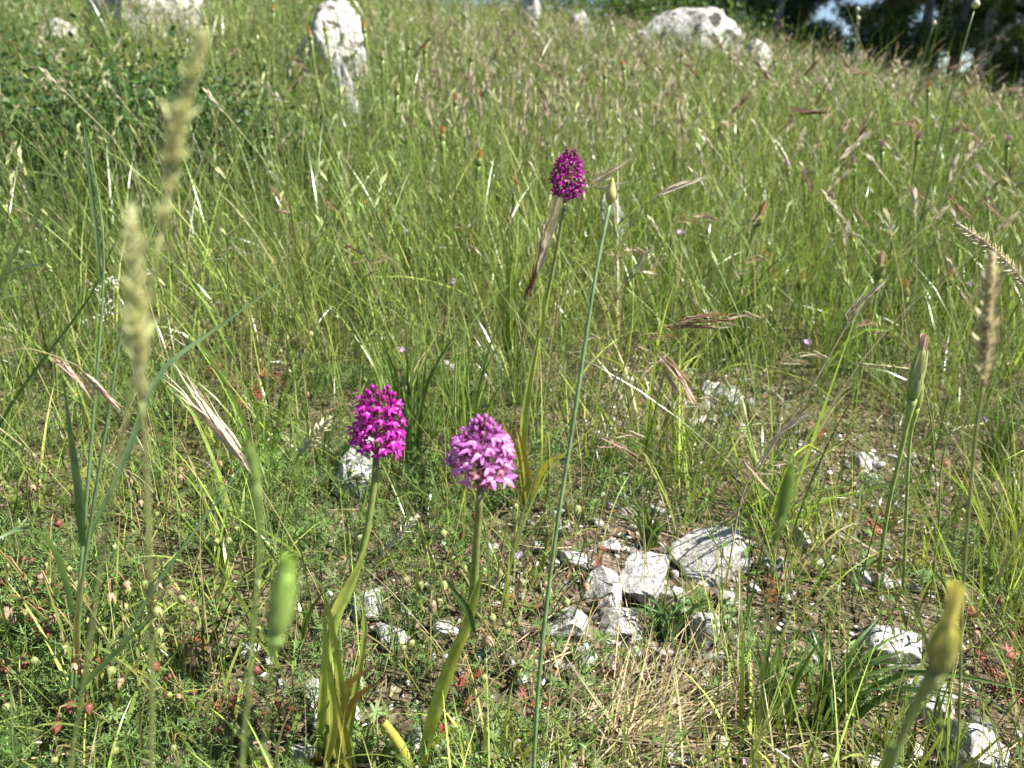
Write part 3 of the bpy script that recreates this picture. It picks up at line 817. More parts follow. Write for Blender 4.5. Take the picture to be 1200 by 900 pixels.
def pine_proto(seed, hgt, lean, bare=3):
    r = np.random.default_rng(seed)
    root = thing("pine_tree", "", "tree", (0, 0, 0))
    tp = smooth_path([(0, 0, -0.2), (lean * 0.25 * hgt, 0.05, hgt * 0.3), (lean * 0.6 * hgt, -0.05, hgt * 0.7), (lean * hgt, 0, hgt)], 14)
    V, F, t = tube(tp, np.linspace(0.085, 0.015, 14) * (hgt / 5.0), 9)
    trunk = part(Acc().add(V, F, (0.2, 0.2, 0.2)), "trunk", M_BARK, root)
    cen, rad = [], []
    for k in range(20):
        z = hgt * (0.10 + 0.84 * (k / 19) ** 1.5); i = min(12, int((z / hgt) * 13))
        b = tp[i]; az = k * 2.4 + r.uniform(-0.5, 0.5)
        dead = k < bare
        L = (1.5 - 1.0 * (z / hgt)) * r.uniform(0.8, 1.3) * (hgt / 5.0)
        d = np.array([math.cos(az), math.sin(az), r.uniform(-0.25, 0.25)])
        P = smooth_path([b, b + d * L * 0.5 + (0, 0, -0.05), b + d * L + (0, 0, 0.12)], 7)
        V, F, t = tube(P, np.linspace(0.024, 0.006, 7), 5)
        part(Acc().add(V, F, (0.2, 0.2, 0.2)), "branch", M_BARK, root)
        if not dead:
            for u in (0.45, 0.7, 0.95):
                cen.append(P[int(u * 6)] + r.normal(0, 0.07, 3)); rad.append((0.34 * r.uniform(0.7, 1.2), 0.34 * r.uniform(0.7, 1.2), 0.20))
    cen.append(tp[-1]); rad.append((0.3, 0.3, 0.4))
    a = Acc(); needle_cloud(a, cen, rad, 120, r)
    part(a, "crown", M_PINE, root)
    return root

pines = [pine_proto(1, 5.2, 0.02, 9), pine_proto(2, 4.6, 0.16, 9), pine_proto(3, 6.0, -0.06, 8), pine_proto(4, 5.4, 0.03, 2), pine_proto(5, 5.0, -0.04, 2)]
PINE_SPOTS = [(1078, 12.2, 0, 1.05, 1.2), (1130, 11.6, 1, 1.15, 0.1), (1110, 12.8, 2, 0.9, 2.0), (905, 13.0, 3, 0.95, 0.6), (868, 14.0, 4, 1.0, 3.0), (1185, 13.2, 3, 1.0, 4.0), (1235, 12.4, 4, 1.0, 5.0), (1050, 15.5, 4, 1.0, 1.0), (930, 16.5, 3, 0.9, 4.4), (1120, 16.0, 3, 1.1, 2.2), (1165, 17.5, 4, 1.2, 2.2), (1290, 15.0, 3, 1.1, 0.3), (825, 15.5, 3, 1.0, 2.6), (1085, 19.0, 4, 1.3, 3.8), (1215, 19.0, 3, 1.3, 5.8), (885, 20.0, 4, 1.2, 1.8), (1030, 18.5, 3, 0.85, 2.4), (790, 17.0, 4, 1.1, 1.1)]
PINE_LABELS = ["dark pine with a straight bare grey trunk on the skyline", "dark pine with a thick leaning trunk on the skyline", "slender dark pine between the straight and the leaning trunk"]
used = set()
for k, (px, Y, p, s, rz) in enumerate(PINE_SPOTS):
    X = (px - 600) / FPX * (Y * CP)
    root = pines[p] if p not in used else copy_tree(pines[p])
    used.add(p)
    root.location = (X, Y, Hs(X, Y) - 0.05); root.scale = (s, s, s); root.rotation_euler = (0, 0, rz)
    if k < 3: tag(root, PINE_LABELS[k], "tree")
    else: tag(root, "dark dense pine with low boughs standing in the wood edge", "tree", "pines of the wood edge")

def shrub(px, Y, w, hgt, label, seed, cols, leafL, n, name="leafy_shrub", group=None):
    r = np.random.default_rng(seed)
    X = (px - 600) / FPX * Y * 0.98
    root = thing(name, label, "shrub", (X, Y, Hs(X, Y) - 0.02), group)
    B = np.array(root.location)
    a = Acc(); cen = []
    for k in range(9):
        az = r.uniform(0, 6.28); rr = r.uniform(0.1, 0.8) * w / 2
        tip = B + np.array([math.cos(az) * rr, math.sin(az) * rr * 0.7, hgt * r.uniform(0.6, 1.0)])
        P = smooth_path([B + r.normal(0, 0.01, 3), B * 0.5 + tip * 0.5 + r.normal(0, 0.02, 3), tip], 6)
        V, F, t = tube(P, np.linspace(0.006, 0.002, 6), 5); a.add(V, F, (0.13, 0.09, 0.06)); cen.append(P)
    part(a, "stems", M_STEM, root)
    a = Acc()
    P = np.concatenate(cen)[r.integers(0, 54, n)]; P = P + r.normal(0, 1, (n, 3)) * np.array([w * 0.18, w * 0.14, hgt * 0.13])
    P[:, 2] = np.maximum(P[:, 2], B[2] + 0.02)
    d = r.normal(size=(n, 3)); d[:, 2] += 0.2; d /= np.linalg.norm(d, axis=1)[:, None]
    s = np.cross(d, r.normal(size=(n, 3))); s /= np.linalg.norm(s, axis=1)[:, None]
    L = leafL * r.uniform(0.6, 1.3, (n, 1))
    V = np.stack([P, P + d * L * 0.5 + s * L * 0.28, P + d * L, P + d * L * 0.5 - s * L * 0.28], 1).reshape(-1, 3)
    f = r.random((n, 1)); C = np.array(cols[0]) * (1 - f) + np.array(cols[1]) * f
    a.add(V, np.arange(4 * n).reshape(-1, 4), np.repeat(C, 4, 0))
    part(a, "foliage", M_LEAF, root)
    return root
DARKL = ((0.03, 0.075, 0.022), (0.075, 0.15, 0.035))
BUSHL = ((0.055, 0.10, 0.028), (0.11, 0.17, 0.04))
shrub(285, 2.05, 0.48, 0.31, "low dark green shrub with small round leaves in the tall grass", 2, DARKL, 0.016, 4600)
shrub(200, 2.0, 0.50, 0.29, "dark leafy bush beside the low round leaved shrub, behind the fuzzy spikes", 3, DARKL, 0.015, 4600)
shrub(118, 2.2, 0.6, 0.31, "dark leafy shrub below the big pinkish white boulder", 4, DARKL, 0.018, 4800)
shrub(30, 1.95, 0.5, 0.28, "dark bush beside the leafy shrub below the pinkish boulder", 5, DARKL, 0.018, 4200)
shrub(735, 9.2, 1.5, 0.62, "rounded green bush above the broad skyline boulder", 6, BUSHL, 0.05, 4500)
shrub(850, 9.8, 1.6, 0.62, "green bush between the skyline boulder and the pines", 8, BUSHL, 0.05, 4500)
shrub(640, 10.5, 1.8, 0.8, "green bush at the top of the slope above the small grey stone", 10, BUSHL, 0.05, 4500)
shrub(1165, 10.2, 1.7, 0.42, "low bright green bush under the right hand pines", 12, ((0.07, 0.12, 0.03), (0.14, 0.2, 0.045)), 0.05, 4000)
shrub(470, 10.8, 2.2, 0.8, "long green thicket at the slope top above the upright boulder", 14, BUSHL, 0.05, 5000)
shrub(250, 9.5, 2.4, 0.7, "wide green thicket behind the big pinkish white boulder", 16, BUSHL, 0.05, 5000)

# ------------------------------------------------------------------ orchids
def petal(acc, P, width, side, c0, c1, fold=0.08):
    P = smooth_path(P, 5)
    V, F, t = leaf(P, np.array([0.35, 0.85, 1.0, 0.82, 0.28]) * width, side=side, fold=fold)
    acc.add(V, F, grad(t, c0, c1, c1))

def floret_mesh(seed, lip0, lip1, sep, tube_c):
    """one orchid flower facing +X, 1 unit wide"""
    r = random.Random(seed); a = Acc(); j = lambda s=0.05: r.uniform(-s, s)
    petal(a, [(0.05, 0, 0), (0.32, j(), -0.12), (0.46, j(.1), -0.56 + j(.1))], 0.29, (0, 1, 0), lip0, lip1)
    for s in (-1, 1):
        petal(a, [(0.05, 0.04 * s, 0), (0.32, 0.20 * s, -0.05 + j()), (0.42, 0.60 * s + j(.1), -0.24 + j(.15))], 0.28, (0.1, 0.5 * s, 0.9), lip0, lip1, -0.08)
        petal(a, [(0.0, 0.04 * s, 0.05), (0.10, 0.26 * s, 0.18 + j()), (0.06 + j(.1), 0.62 * s, 0.42 + j(.15))], 0.20, (0.8, 0, 0.4), sep, sep, 0.1)
        petal(a, [(0.02, 0.03 * s, 0.08), (0.10, 0.10 * s, 0.28), (0.30, 0.05 * s, 0.38 + j())], 0.18, (0.2, 0.9, 0.2 * s), sep, lip1, 0.1)
    petal(a, [(0.0, 0, 0.08), (0.06, 0, 0.36), (0.34, j(.1), 0.56)], 0.20, (0, 1, 0), sep, sep, 0.15)
    V, F, t = tube(smooth_path([(-0.62, 0, -0.34), (-0.3, 0, -0.10), (0.06, 0, 0.03)], 5), np.array([0.06, 0.10, 0.10, 0.085, 0.06]), 6)
    a.add(V, F, grad(t, tube_c, sep))
    V, F, t = tube(smooth_path([(0.04, 0, -0.02), (-0.2, j(.1), -0.28), (-0.35, j(.1), -0.62)], 5), np.linspace(0.045, 0.02, 5), 5)
    a.add(V, F, sep)
    return a.mesh("floret", M_PETAL)

def bud_mesh(seed, c0, c1):
    a = Acc()
    V, F, t = tube(smooth_path([(-0.45, 0, -0.2), (-0.05, 0, 0), (0.22, 0, 0.04), (0.46, 0, 0.10)], 8), np.array([0.05, 0.07, 0.12, 0.19, 0.22, 0.19, 0.11, 0.02]), 7)
    a.add(V, F, grad(t, c0, c1, c1))
    return a.mesh("floret_bud", M_PETAL)

def frame_to(axis):
    z = np.array(axis, dtype=float); z = z / np.linalg.norm(z)
    x = np.cross((0, 1, 0.2), z); x /= np.linalg.norm(x)
    y = np.cross(z, x)
    return np.stack([x, y, z], 1)

def orchid(label, stem_px, Y0, Y1, head_len_px, head_w_px, N, cols, seed, rad_px, top_px, prof, bud_from, open_scale=1.0, start=0.12):
    """stem_px: pixels bottom to top (head base last); Y0, Y1: forward distance at bottom and at the head"""
    r = random.Random(seed)
    m = len(stem_px)
    pts = [at(px, py, Y0 + (Y1 - Y0) * (k / (m - 1))) for k, (px, py) in enumerate(stem_px)]
    base = Vector((pts[0].x, pts[0].y, Hs(pts[0].x, pts[0].y)))
    root = thing("orchid", label, "orchid", base, "orchids in the meadow")
    if base.z < pts[0].z: pts = [base - Vector((0, 0, 0.01))] + pts
    d_top = pts[-1].y * CP + (CAMZ - pts[-1].z) * SP
    px2m = d_top / FPX
    P = smooth_path(pts, 26)
    R = np.interp(np.linspace(0, 1, 26), np.linspace(0, 1, len(rad_px)), rad_px) * px2m
    V, F, t = tube(P, R, 12)
    part(Acc().add(V, F, grad(t, (0.38, 0.40, 0.09), (0.32, 0.40, 0.08), (0.24, 0.32, 0.07), (0.19, 0.20, 0.07))), "stem", M_STEM, root)
    # flower spike
    topP = at(top_px[0], top_px[1], Y1)
    ax = topP - pts[-1]; Lh = ax.length; Fm = frame_to(ax)
    Rm = head_w_px * 0.5 * px2m
    base_h = np.array(pts[-1])
    a = Acc()
    V, F, t = tube(np.array([base_h + Fm[:, 2] * Lh * u for u in np.linspace(-0.03, 0.93, 8)]), np.linspace(R[-1], R[-1] * 0.35, 8), 8)
    a.add(V, F, grad(t, (0.17, 0.20, 0.07), cols[3]))
    fl = 0.0
    for k in range(26):                                  # narrow bracts between the flowers
        u = 0.02 + 0.68 * k / 25; ph = k * 2.4
        rad = np.array([math.cos(ph), math.sin(ph), 0.0])
        o = base_h + Fm[:, 2] * Lh * u
        d = Fm @ (rad + np.array([0, 0, 0.55]))
        V, F, t = leaf(smooth_path([o, o + d * Rm * 0.35, o + d * Rm * 0.62], 4), np.array([0.6, 1, 0.6, 0.05]) * Rm * 0.16, fold=0.2)
        a.add(V, F, grad(t, (0.16, 0.15, 0.07), cols[3]))
    spike = part(a, "flower_spike", M_PETAL, root)
    fm = []
    for k, f in enumerate((0.82, 1.0, 1.12, 0.92, 1.0)):
        fm.append(floret_mesh(seed * 10 + k, *[np.clip(np.array(c) * f, 0, 0.9) for c in cols]))
    wilt = (0.42, 0.22, 0.30); fm.append(floret_mesh(seed * 10 + 9, wilt, (0.34, 0.14, 0.20), (0.30, 0.16, 0.16), cols[3]))
    bm = bud_mesh(seed, cols[3], cols[2])
    for k in range(N):
        u = (k + 0.4) / N
        u = u ** 0.92
        ph = k * 2.39996 + r.uniform(-0.15, 0.15)
        rr = np.interp(u, np.linspace(0, 1, len(prof)), prof) * Rm
        isbud = u > bud_from
        fs = Rm * (0.52 if not isbud else 0.50) * open_scale * r.uniform(0.8, 1.2) * (1.0 - 0.25 * u)
        el = 0.05 + 0.85 * u ** 2.0 + r.uniform(-0.35, 0.35)
        if isbud: el = 0.75 + 0.6 * (u - bud_from) / (1 - bud_from + 1e-6)
        radv = np.array([math.cos(ph), math.sin(ph), 0]); up = np.array([0, 0, 1.0])
        xdir = Fm @ (radv * math.cos(el) + up * math.sin(el))
        ydir = Fm @ np.array([-math.sin(ph), math.cos(ph), 0])
        zdir = np.cross(xdir, ydir)
        roll = r.uniform(-0.6, 0.6)
        y2 = ydir * math.cos(roll) + zdir * math.sin(roll); z2 = np.cross(xdir, y2)
        c = base_h + Fm[:, 2] * Lh * (start + (0.93 - start) * u) + Fm @ radv * max(0.0, rr * r.uniform(0.84, 1.10) - fs * 0.35)
        o = bpy.data.objects.new("floret" if not isbud else "floret_bud", bm if isbud else fm[5 if (r.random() < 0.06 and u < 0.5) else r.randrange(5)])
        COL.objects.link(o); o.parent = spike
        M = Matrix(((xdir[0], y2[0], z2[0], 0), (xdir[1], y2[1], z2[1], 0), (xdir[2], y2[2], z2[2], 0), (0, 0, 0, 1)))
        o.matrix_local = Matrix.Translation(Vector(c) - base) @ M @ Matrix.Scale(fs, 4)
    return root, base, px2m, P

def plant_leaf(root, name, pxs, Ys, w_px, cols, fold=0.18, mat=None, prof=None, n=12, side=None):
    pts = [at(px, py, Y) for (px, py), Y in zip(pxs, Ys)]
    P = smooth_path(pts, n)
    mid = pts[len(pts) // 2]; k = (mid.y * CP + (CAMZ - mid.z) * SP) / FPX
    W = (BLADE_W(n) if prof is None else np.interp(np.linspace(0, 1, n), np.linspace(0, 1, len(prof)), prof)) * w_px * k
    V, F, t = leaf(P, W, fold=fold, side=side, ref=(0, -0.94, 0.34))     # broad side turned a little upward
    return part(Acc().add(V, F, grad(t, *cols)), name, mat or M_GRASS, root)

def lin(y0, y1, n): return [y0 + (y1 - y0) * k / (n - 1) for k in range(n)]

# lip base, lip, sepals, ovary
C1 = ((0.80, 0.42, 0.76), (0.58, 0.035, 0.44), (0.44, 0.018, 0.33), (0.16, 0.03, 0.09))
C2 = ((0.86, 0.66, 0.84), (0.66, 0.24, 0.62), (0.50, 0.15, 0.46), (0.26, 0.09, 0.14))
C3 = ((0.50, 0.05, 0.42), (0.36, 0.010, 0.27), (0.24, 0.006, 0.18), (0.08, 0.015, 0.05))
gO = gnd(386, 884).y
YA0, YA1 = gO, gO + 0.02
oA, bA, kA, PA = orchid("vivid magenta orchid, its foot wrapped in broad yellow green leaves", [(388, 890), (384, 830), (386, 770), (393, 728), (411, 688), (426, 640), (437, 580), (441, 538)], YA0, YA1, 95, 60, 74, C1, 1, (8.5, 7.5, 6.5, 5.2, 4.2, 3.8, 3.8), (445, 448), (0.80, 1.0, 1.02, 0.97, 0.86, 0.70, 0.42), 0.82)
LC = [(0.46, 0.46, 0.11), (0.42, 0.47, 0.10), (0.38, 0.44, 0.10)]
LY = [(0.40, 0.38, 0.08), (0.48, 0.40, 0.07), (0.42, 0.30, 0.06)]
plant_leaf(oA, "leaf", [(372, 900), (378, 830), (381, 760), (380, 700)], lin(YA0 - .005, YA0 - 0.012, 4), 12, LC)
plant_leaf(oA, "leaf", [(396, 902), (402, 840), (398, 790), (386, 720), (378, 690)], lin(YA0 - .012, YA0 - 0.015, 5), 13, LC)
plant_leaf(oA, "leaf", [(405, 900), (415, 820), (428, 740), (420, 690)], lin(YA0 + .002, YA0 + 0.01, 4), 9, LC)
plant_leaf(oA, "leaf", [(402, 902), (396, 860), (405, 825), (412, 800)], lin(YA0 - .016, YA0 - 0.02, 4), 12, LY)
plant_leaf(oA, "leaf", [(385, 730), (400, 700), (424, 655), (436, 615)], lin(YA0 - .004, YA0 + 0.008, 4), 9, LC)
plant_leaf(oA, "leaf", [(380, 905), (392, 850), (388, 800), (382, 750)], lin(YA0 - .02, YA0 - 0.024, 4), 11, LC)
plant_leaf(oA, "leaf", [(410, 905), (404, 860), (392, 815), (388, 775)], lin(YA0 - .022, YA0 - 0.02, 4), 12, LY)
plant_leaf(oA, "withered_leaf", [(396, 880), (400, 815), (415, 795), (446, 778)], lin(YA0, YA0 - 0.02, 4), 12, [(0.42, 0.34, 0.07), (0.45, 0.28, 0.08), (0.50, 0.30, 0.12)], mat=M_DRY)
plant_leaf(oA, "withered_leaf", [(398, 870), (412, 825), (432, 806), (458, 792)], lin(YA0, YA0 - 0.02, 4), 8, [(0.34, 0.30, 0.06), (0.34, 0.20, 0.07), (0.16, 0.09, 0.05)], mat=M_DRY)

gO = gnd(494, 892).y
YB0, YB1 = gO, gO - 0.045
oB, bB, kB, PB = orchid("pale pink purple orchid on a kinked smooth green stem", [(494, 896), (503, 852), (515, 810), (530, 772), (545, 738), (554, 700), (558, 640), (563, 575)], YB0, YB1, 95, 74, 72, C2, 2, (8, 7.5, 7.5, 7, 6.5, 4.8, 4.4), (565, 484), (0.96, 1.06, 1.0, 0.92, 0.76, 0.54, 0.28), 0.76, 0.98, 0.21)
plant_leaf(oB, "leaf", [(493, 896), (508, 840), (528, 780), (543, 742), (549, 722)], lin(YB0 - .012, YB0 - 0.035, 5), 17, LC, fold=0.3)
plant_leaf(oB, "leaf", [(541, 752), (552, 715), (559, 690), (567, 664)], lin(YB0 - .034, YB0 - 0.04, 4), 13, LC, fold=0.3)
plant_leaf(oB, "leaf", [(556, 742), (547, 712), (530, 690), (519, 672)], lin(YB0 - .046, YB0 - 0.05, 4), 9, [(0.07, 0.13, 0.04)] * 2)
plant_leaf(oB, "leaf", [(500, 880), (520, 860), (545, 850)], lin(YB0, YB0 - 0.02, 3), 8, LC)

gO = gnd(618, 596).y
YC0, YC1 = gO, gO - 0.005
oC, bC, kC, PC = orchid("deep purple orchid, the tallest and slimmest, rising from yellowing leaves", [(617, 594), (614, 530), (614, 490), (621, 450), (632, 392), (642, 345), (653, 290), (662, 238)], YC0, YC1, 64, 38, 104, C3, 3, (5, 4.5, 4.5, 4.0, 2.6, 2.3, 2.2), (669, 171), (0.74, 1.0, 1.06, 1.02, 0.90, 0.68, 0.36), 0.88, 0.84)
plant_leaf(oC, "leaf", [(613, 560), (614, 500), (622, 440), (634, 380)], lin(YC0 - .01, YC0 - 0.012, 4), 11, LC)
plant_leaf(oC, "leaf", [(634, 396), (636, 375), (637, 350), (641, 338)], lin(YC0 - .01, YC0 - 0.012, 4), 7, LC)
plant_leaf(oC, "leaf", [(618, 598), (612, 545), (600, 515), (586, 487)], lin(YC0 - .005, YC0 - 0.03, 4), 12, LY)
plant_leaf(oC, "leaf", [(618, 598), (630, 560), (645, 540), (662, 532)], lin(YC0 - .005, YC0 - 0.04, 4), 10, LY)
plant_leaf(oC, "leaf", [(618, 598), (606, 575), (590, 560), (572, 556)], lin(YC0 - .005, YC0 - 0.05, 4), 10, LY)
plant_leaf(oC, "leaf", [(620, 600), (618, 560), (611, 520), (604, 500)], lin(YC0 - .02, YC0 - 0.03, 4), 11, LY)

# ------------------------------------------------------------------ stalks, buds, seed heads
def stalk_pts(pxs, Y0=None, Y1=None):
    """pixels bottom to top; foot taken down to the ground"""
    if Y0 is None: Y0 = gnd(*pxs[0]).y
    if Y1 is None: Y1 = Y0
    m = len(pxs)
    pts = [at(px, py, Y0 + (Y1 - Y0) * k / (m - 1)) for k, (px, py) in enumerate(pxs)]
    b = Vector((pts[0].x, pts[0].y, Hs(pts[0].x, pts[0].y)))
    if pts[0].z > b.z + 0.004:
        lean = (pts[1] - pts[0]); lean = lean / max(0.02, lean.z) if lean.z > 0 else Vector((0, 0, 1))
        dz = pts[0].z - b.z
        f = Vector((pts[0].x - max(-.25, min(.25, lean.x)) * dz * 0.5, pts[0].y, 0)); f.z = Hs(f.x, f.y)
        pts = [f] + pts; b = f
    return pts, b

def px_m(p): return (p.y * CP + (CAMZ - p.z) * SP) / FPX

def hawkbit(pxs, bud_px, label, Y0=None, Y1=None, bud_w=11, stalk_w=4, tipcol=(0.75, 0.42, 0.08), green=((0.20, 0.26, 0.06), (0.34, 0.36, 0.12)), petal_px=10, group=None, name="hawkbit", closed=True):
    """stalk, scaly bud and a tuft of closed ray petals; bud_px: top pixel of the bud"""
    pts, b = stalk_pts(pxs, Y0, Y1)
    root = thing(name, label, "wildflower", b, group)
    k = px_m(pts[-1])
    P = smooth_path(pts, 20)
    R = np.concatenate([np.full(15, stalk_w * 0.5), np.linspace(stalk_w * 0.5, bud_w * 0.36, 5)]) * k
    V, F, t = tube(P, R, 8)
    part(Acc().add(V, F, grad(t, (0.22, 0.30, 0.08), (0.25, 0.33, 0.10), np.array(green[0]) * 1.1)), "stalk", M_STEM, root)
    tip = at(bud_px[0], bud_px[1], pts[-1].y)
    ax = np.array(tip - pts[-1]); Lb = np.linalg.norm(ax); Fm = frame_to(ax); o = np.array(pts[-1])
    bl = max(0.4, 1 - petal_px * k / Lb)
    u = np.linspace(0, 1, 9)
    V, F, t = tube(np.array([o + ax * (v * bl) for v in u]), np.array([0.38, 0.80, 0.98, 1.0, 0.95, 0.86, 0.74, 0.62, 0.5]) * bud_w * 0.47 * k, 12)
    a = Acc().add(V, F, grad(t, green[0], green[0], green[1]))
    for ring in range(3):
        for q in range(8):
            ph = q * 0.785 + ring * 0.4; rad = Fm @ np.array([math.cos(ph), math.sin(ph), 0])
            z0 = 0.04 + 0.16 * ring
            rr = bud_w * 0.5 * k
            V, F, t = leaf(np.array([o + ax * (bl * z0) + rad * rr * (0.75 + 0.1 * ring), o + ax * (bl * (z0 + 0.28)) + rad * rr * 1.06, o + ax * (bl * (z0 + 0.5 + 0.04 * ring)) + rad * rr * 0.86]), np.array([0.5, 0.42, 0.08]) * bud_w * k * 0.8, side=np.cross(ax, rad), fold=-0.12)
            a.add(V, F, grad(t, np.array(green[0]) * 0.8, green[1]))
    bud = part(a, "bud", M_BUD, root)
    a = Acc()
    for q in range(16):
        ph = q * 2.4; rad = Fm @ np.array([math.cos(ph), math.sin(ph), 0]) * bud_w * k
        rr = 0.10 + 0.14 * (q % 3) / 2
        s0 = o + ax * bl * 0.9 + rad * rr; s1 = o + ax * (bl + (1 - bl) * (0.75 + 0.3 * ((q * 7) % 5) / 4)) + rad * rr * (1.15 if closed else 1.8)
        V, F, t = leaf(np.array([s0, s0 * 0.5 + s1 * 0.5, s1]), np.array([0.6, 0.9, 0.55]) * bud_w * k * 0.27, side=np.cross(ax, rad), fold=0.1)
        a.add(V, F, grad(t, np.array(tipcol) * 0.9 + np.array(green[1]) * 0.1, tipcol))
    part(a, "ray_petals", M_BUD, root)
    return root

YELLOW = (0.80, 0.62, 0.05)
ORANGE = (0.58, 0.29, 0.09)
PINK = (0.50, 0.30, 0.36)
CREAM = (0.62, 0.52, 0.30)
hawkbit([(1020, 960), (1042, 905), (1066, 840), (1098, 785)], (1124, 682), "yellow closed hawkbit bud on a thick stalk, close in front of the white slab", 0.19, 0.185, 31, 10, (0.82, 0.74, 0.20), ((0.20, 0.23, 0.07), (0.56, 0.53, 0.13)), 56)
hawkbit([(1026, 700), (1040, 600), (1058, 520), (1069, 468)], (1084, 392), "long green pointed hawkbit bud beside the creamy fuzzy grass spike", None, None, 16, 5, (0.62, 0.42, 0.34), ((0.28, 0.36, 0.10), (0.52, 0.54, 0.24)), 14)
hawkbit([(1058, 700), (1062, 600), (1066, 520), (1074, 478)], (1080, 440), "short narrow hawkbit bud hugging the long green pointed one", None, None, 10, 4, CREAM, ((0.28, 0.36, 0.10), (0.52, 0.54, 0.24)), 8)
hawkbit([(1000, 480), (1012, 420), (1024, 360), (1029, 326)], (1034, 294), "pale cream topped hawkbit bud above the whitish dry brome", None, None, 13, 4, (0.60, 0.44, 0.28), petal_px=14)
hawkbit([(860, 400), (868, 340), (878, 290), (886, 264)], (897, 236), "plump orange cream hawkbit bud in the fine grass", None, None, 12, 4, (0.62, 0.36, 0.16), petal_px=16)
hawkbit([(880, 960), (892, 800), (905, 660), (915, 605)], (928, 540), "slim all green bud close in front of the stony patch", 0.20, 0.19, 16, 2.2, (0.22, 0.32, 0.05), ((0.14, 0.24, 0.05), (0.22, 0.34, 0.06)), 8)
hawkbit([(296, 1100), (308, 900), (318, 790), (324, 742)], (338, 652), "broad blurred green bud right in front of the feathery leaves", 0.165, 0.16, 30, 2.2, (0.38, 0.54, 0.12), ((0.28, 0.42, 0.10), (0.38, 0.55, 0.14)), 14)
hawkbit([(285, 1000), (292, 800), (303, 650), (300, 566)], (291, 516), "thin blurred green bud on a tall stalk beside the whitish drooping brome", 0.20, 0.19, 13, 6, (0.26, 0.36, 0.08), ((0.16, 0.24, 0.06), (0.24, 0.34, 0.08)), 8)
FAR_BUDS = [(363, 36, 'o', 2.3), (498, 52, 'o', 2.4), (480, 48, 'c', 2.5), (426, 28, 'o', 2.3), (320, 6, 'o', 2.8), (553, 62, 'c', 2.6), (730, 72, 'o', 2.5), (563, 108, 'o', 2.0), (562, 178, 'o', 1.6), (518, 150, 'o', 1.7), (466, 98, 'c', 2.0), (380, 26, 'p', 2.4), (897, 296, 'o', 1.5), (906, 318, 'o', 1.42), (1022, 370, 'o', 1.3), (870, 350, 'o', 1.35), (940, 320, 'o', 1.45), (1060, 330, 'o', 1.4), (1088, 98, 'o', 2.4), (1077, 156, 'p', 2.0), (1000, 184, 'p', 1.9), (1181, 160, 'p', 2.0), (922, 188, 'p', 1.9), (856, 62, 'c', 3.0), (800, 58, 'c', 3.0), (907, 66, 'c', 3.2), (709, 82, 'c', 2.4), (716, 115, 'c', 2.1), (975, 226, 'p', 1.7), (1034, 165, 'p', 2.0), (1113, 318, 'o', 1.5), (942, 200, 'p', 1.9), (534, 112, 'o', 2.1), (240, 20, 'c', 2.6), (448, 60, 'c', 2.4), (604, 210, 'o', 1.5)]
TXT = {'o': ("spent hawkbit head with an orange tip in the tall grass", "orange tipped hawkbit heads", ORANGE), 'c': ("cream tipped closed hawkbit head in the tall grass", "cream hawkbit heads", CREAM), 'p': ("small pink topped bud in the fine upper grass", "pink topped buds", PINK)}
for k, (px, py, c, Y) in enumerate(FAR_BUDS):
    lab, grp, tc = TXT[c]; sc_ = 2.3 / Y
    dx = ((k * 37) % 11 - 5) * 1.6
    hawkbit([(px - 2 * dx, py + 95 * sc_), (px - dx, py + 55 * sc_), (px - dx * 0.2, py + 11 * sc_)], (px + dx * 0.15, py - 2 * sc_), lab, Y, Y, 6.5 * sc_, 2.2 * sc_, tc, petal_px=6.5 * sc_ if c != 'p' else 8 * sc_, group=grp, closed=(k % 2 == 0), name="hawkbit" if c != 'p' else "pink_bud_flower")

# the tall smooth stalk with a pale pointed bud
pts, b = stalk_pts([(624, 930), (632, 790), (648, 650), (671, 500), (692, 360), (704, 290), (715, 238)], 0.44, 0.50)
root = thing("wild_onion", "tall smooth blue green stalk with one pale pointed bud, between the orchids", "wild onion", b)
k = px_m(pts[-1]); P = smooth_path(pts, 30)
V, F, t = tube(P, (np.linspace(3.1, 1.8, 30) * (1 + 0.07 * np.sin(np.linspace(0, 23, 30)))) * k, 10)
part(Acc().add(V, F, grad(t, (0.15, 0.24, 0.09), (0.18, 0.28, 0.12), (0.19, 0.28, 0.13))), "stalk", M_STEM, root)
tip = at(718, 208, pts[-1].y); o = np.array(pts[-1]); ax = np.array(tip) - o
V, F, t = tube(np.array([o + ax * v for v in np.linspace(-0.02, 1, 9)]), np.array([2.8, 5.0, 6.3, 6.4, 5.6, 4.4, 3.2, 2.0, 0.5]) * k, 12)
part(Acc().add(V, F, grad(t, (0.34, 0.38, 0.14), (0.50, 0.50, 0.20), (0.46, 0.46, 0.2))), "bud", M_BUD, root)

def onion(pxs, r_px, label, Y, group=None):
    pts, b = stalk_pts(pxs, Y, Y)
    root = thing("wild_onion", label, "wild onion", b, group)
    k = px_m(pts[-1]); P = smooth_path(pts, 14)
    V, F, t = tube(P, np.linspace(1.5, 0.9, 14) * k * (r_px / 5), 7)
    part(Acc().add(V, F, grad(t, (0.10, 0.18, 0.06), (0.20, 0.26, 0.10))), "stalk", M_STEM, root)
    d = tangents(P)[-1]; o = np.array(pts[-1]); L = r_px * 2.6 * k
    V, F, t = tube(np.array([o + d * L * v for v in (0, .12, .3, .5, .7, .85, 1.0)]), np.array([0.3, 0.75, 1.0, 0.95, 0.6, 0.25, 0.05]) * r_px * k, 10)
    part(Acc().add(V, F, grad(t, (0.48, 0.48, 0.28), (0.68, 0.66, 0.5))), "bud", M_BUD, root)
onion([(1060, 330), (1084, 240), (1100, 170), (1122, 80), (1142, 10)], 4.6, "tallest thin onion stalk with a round white bud against the pines", 1.55)
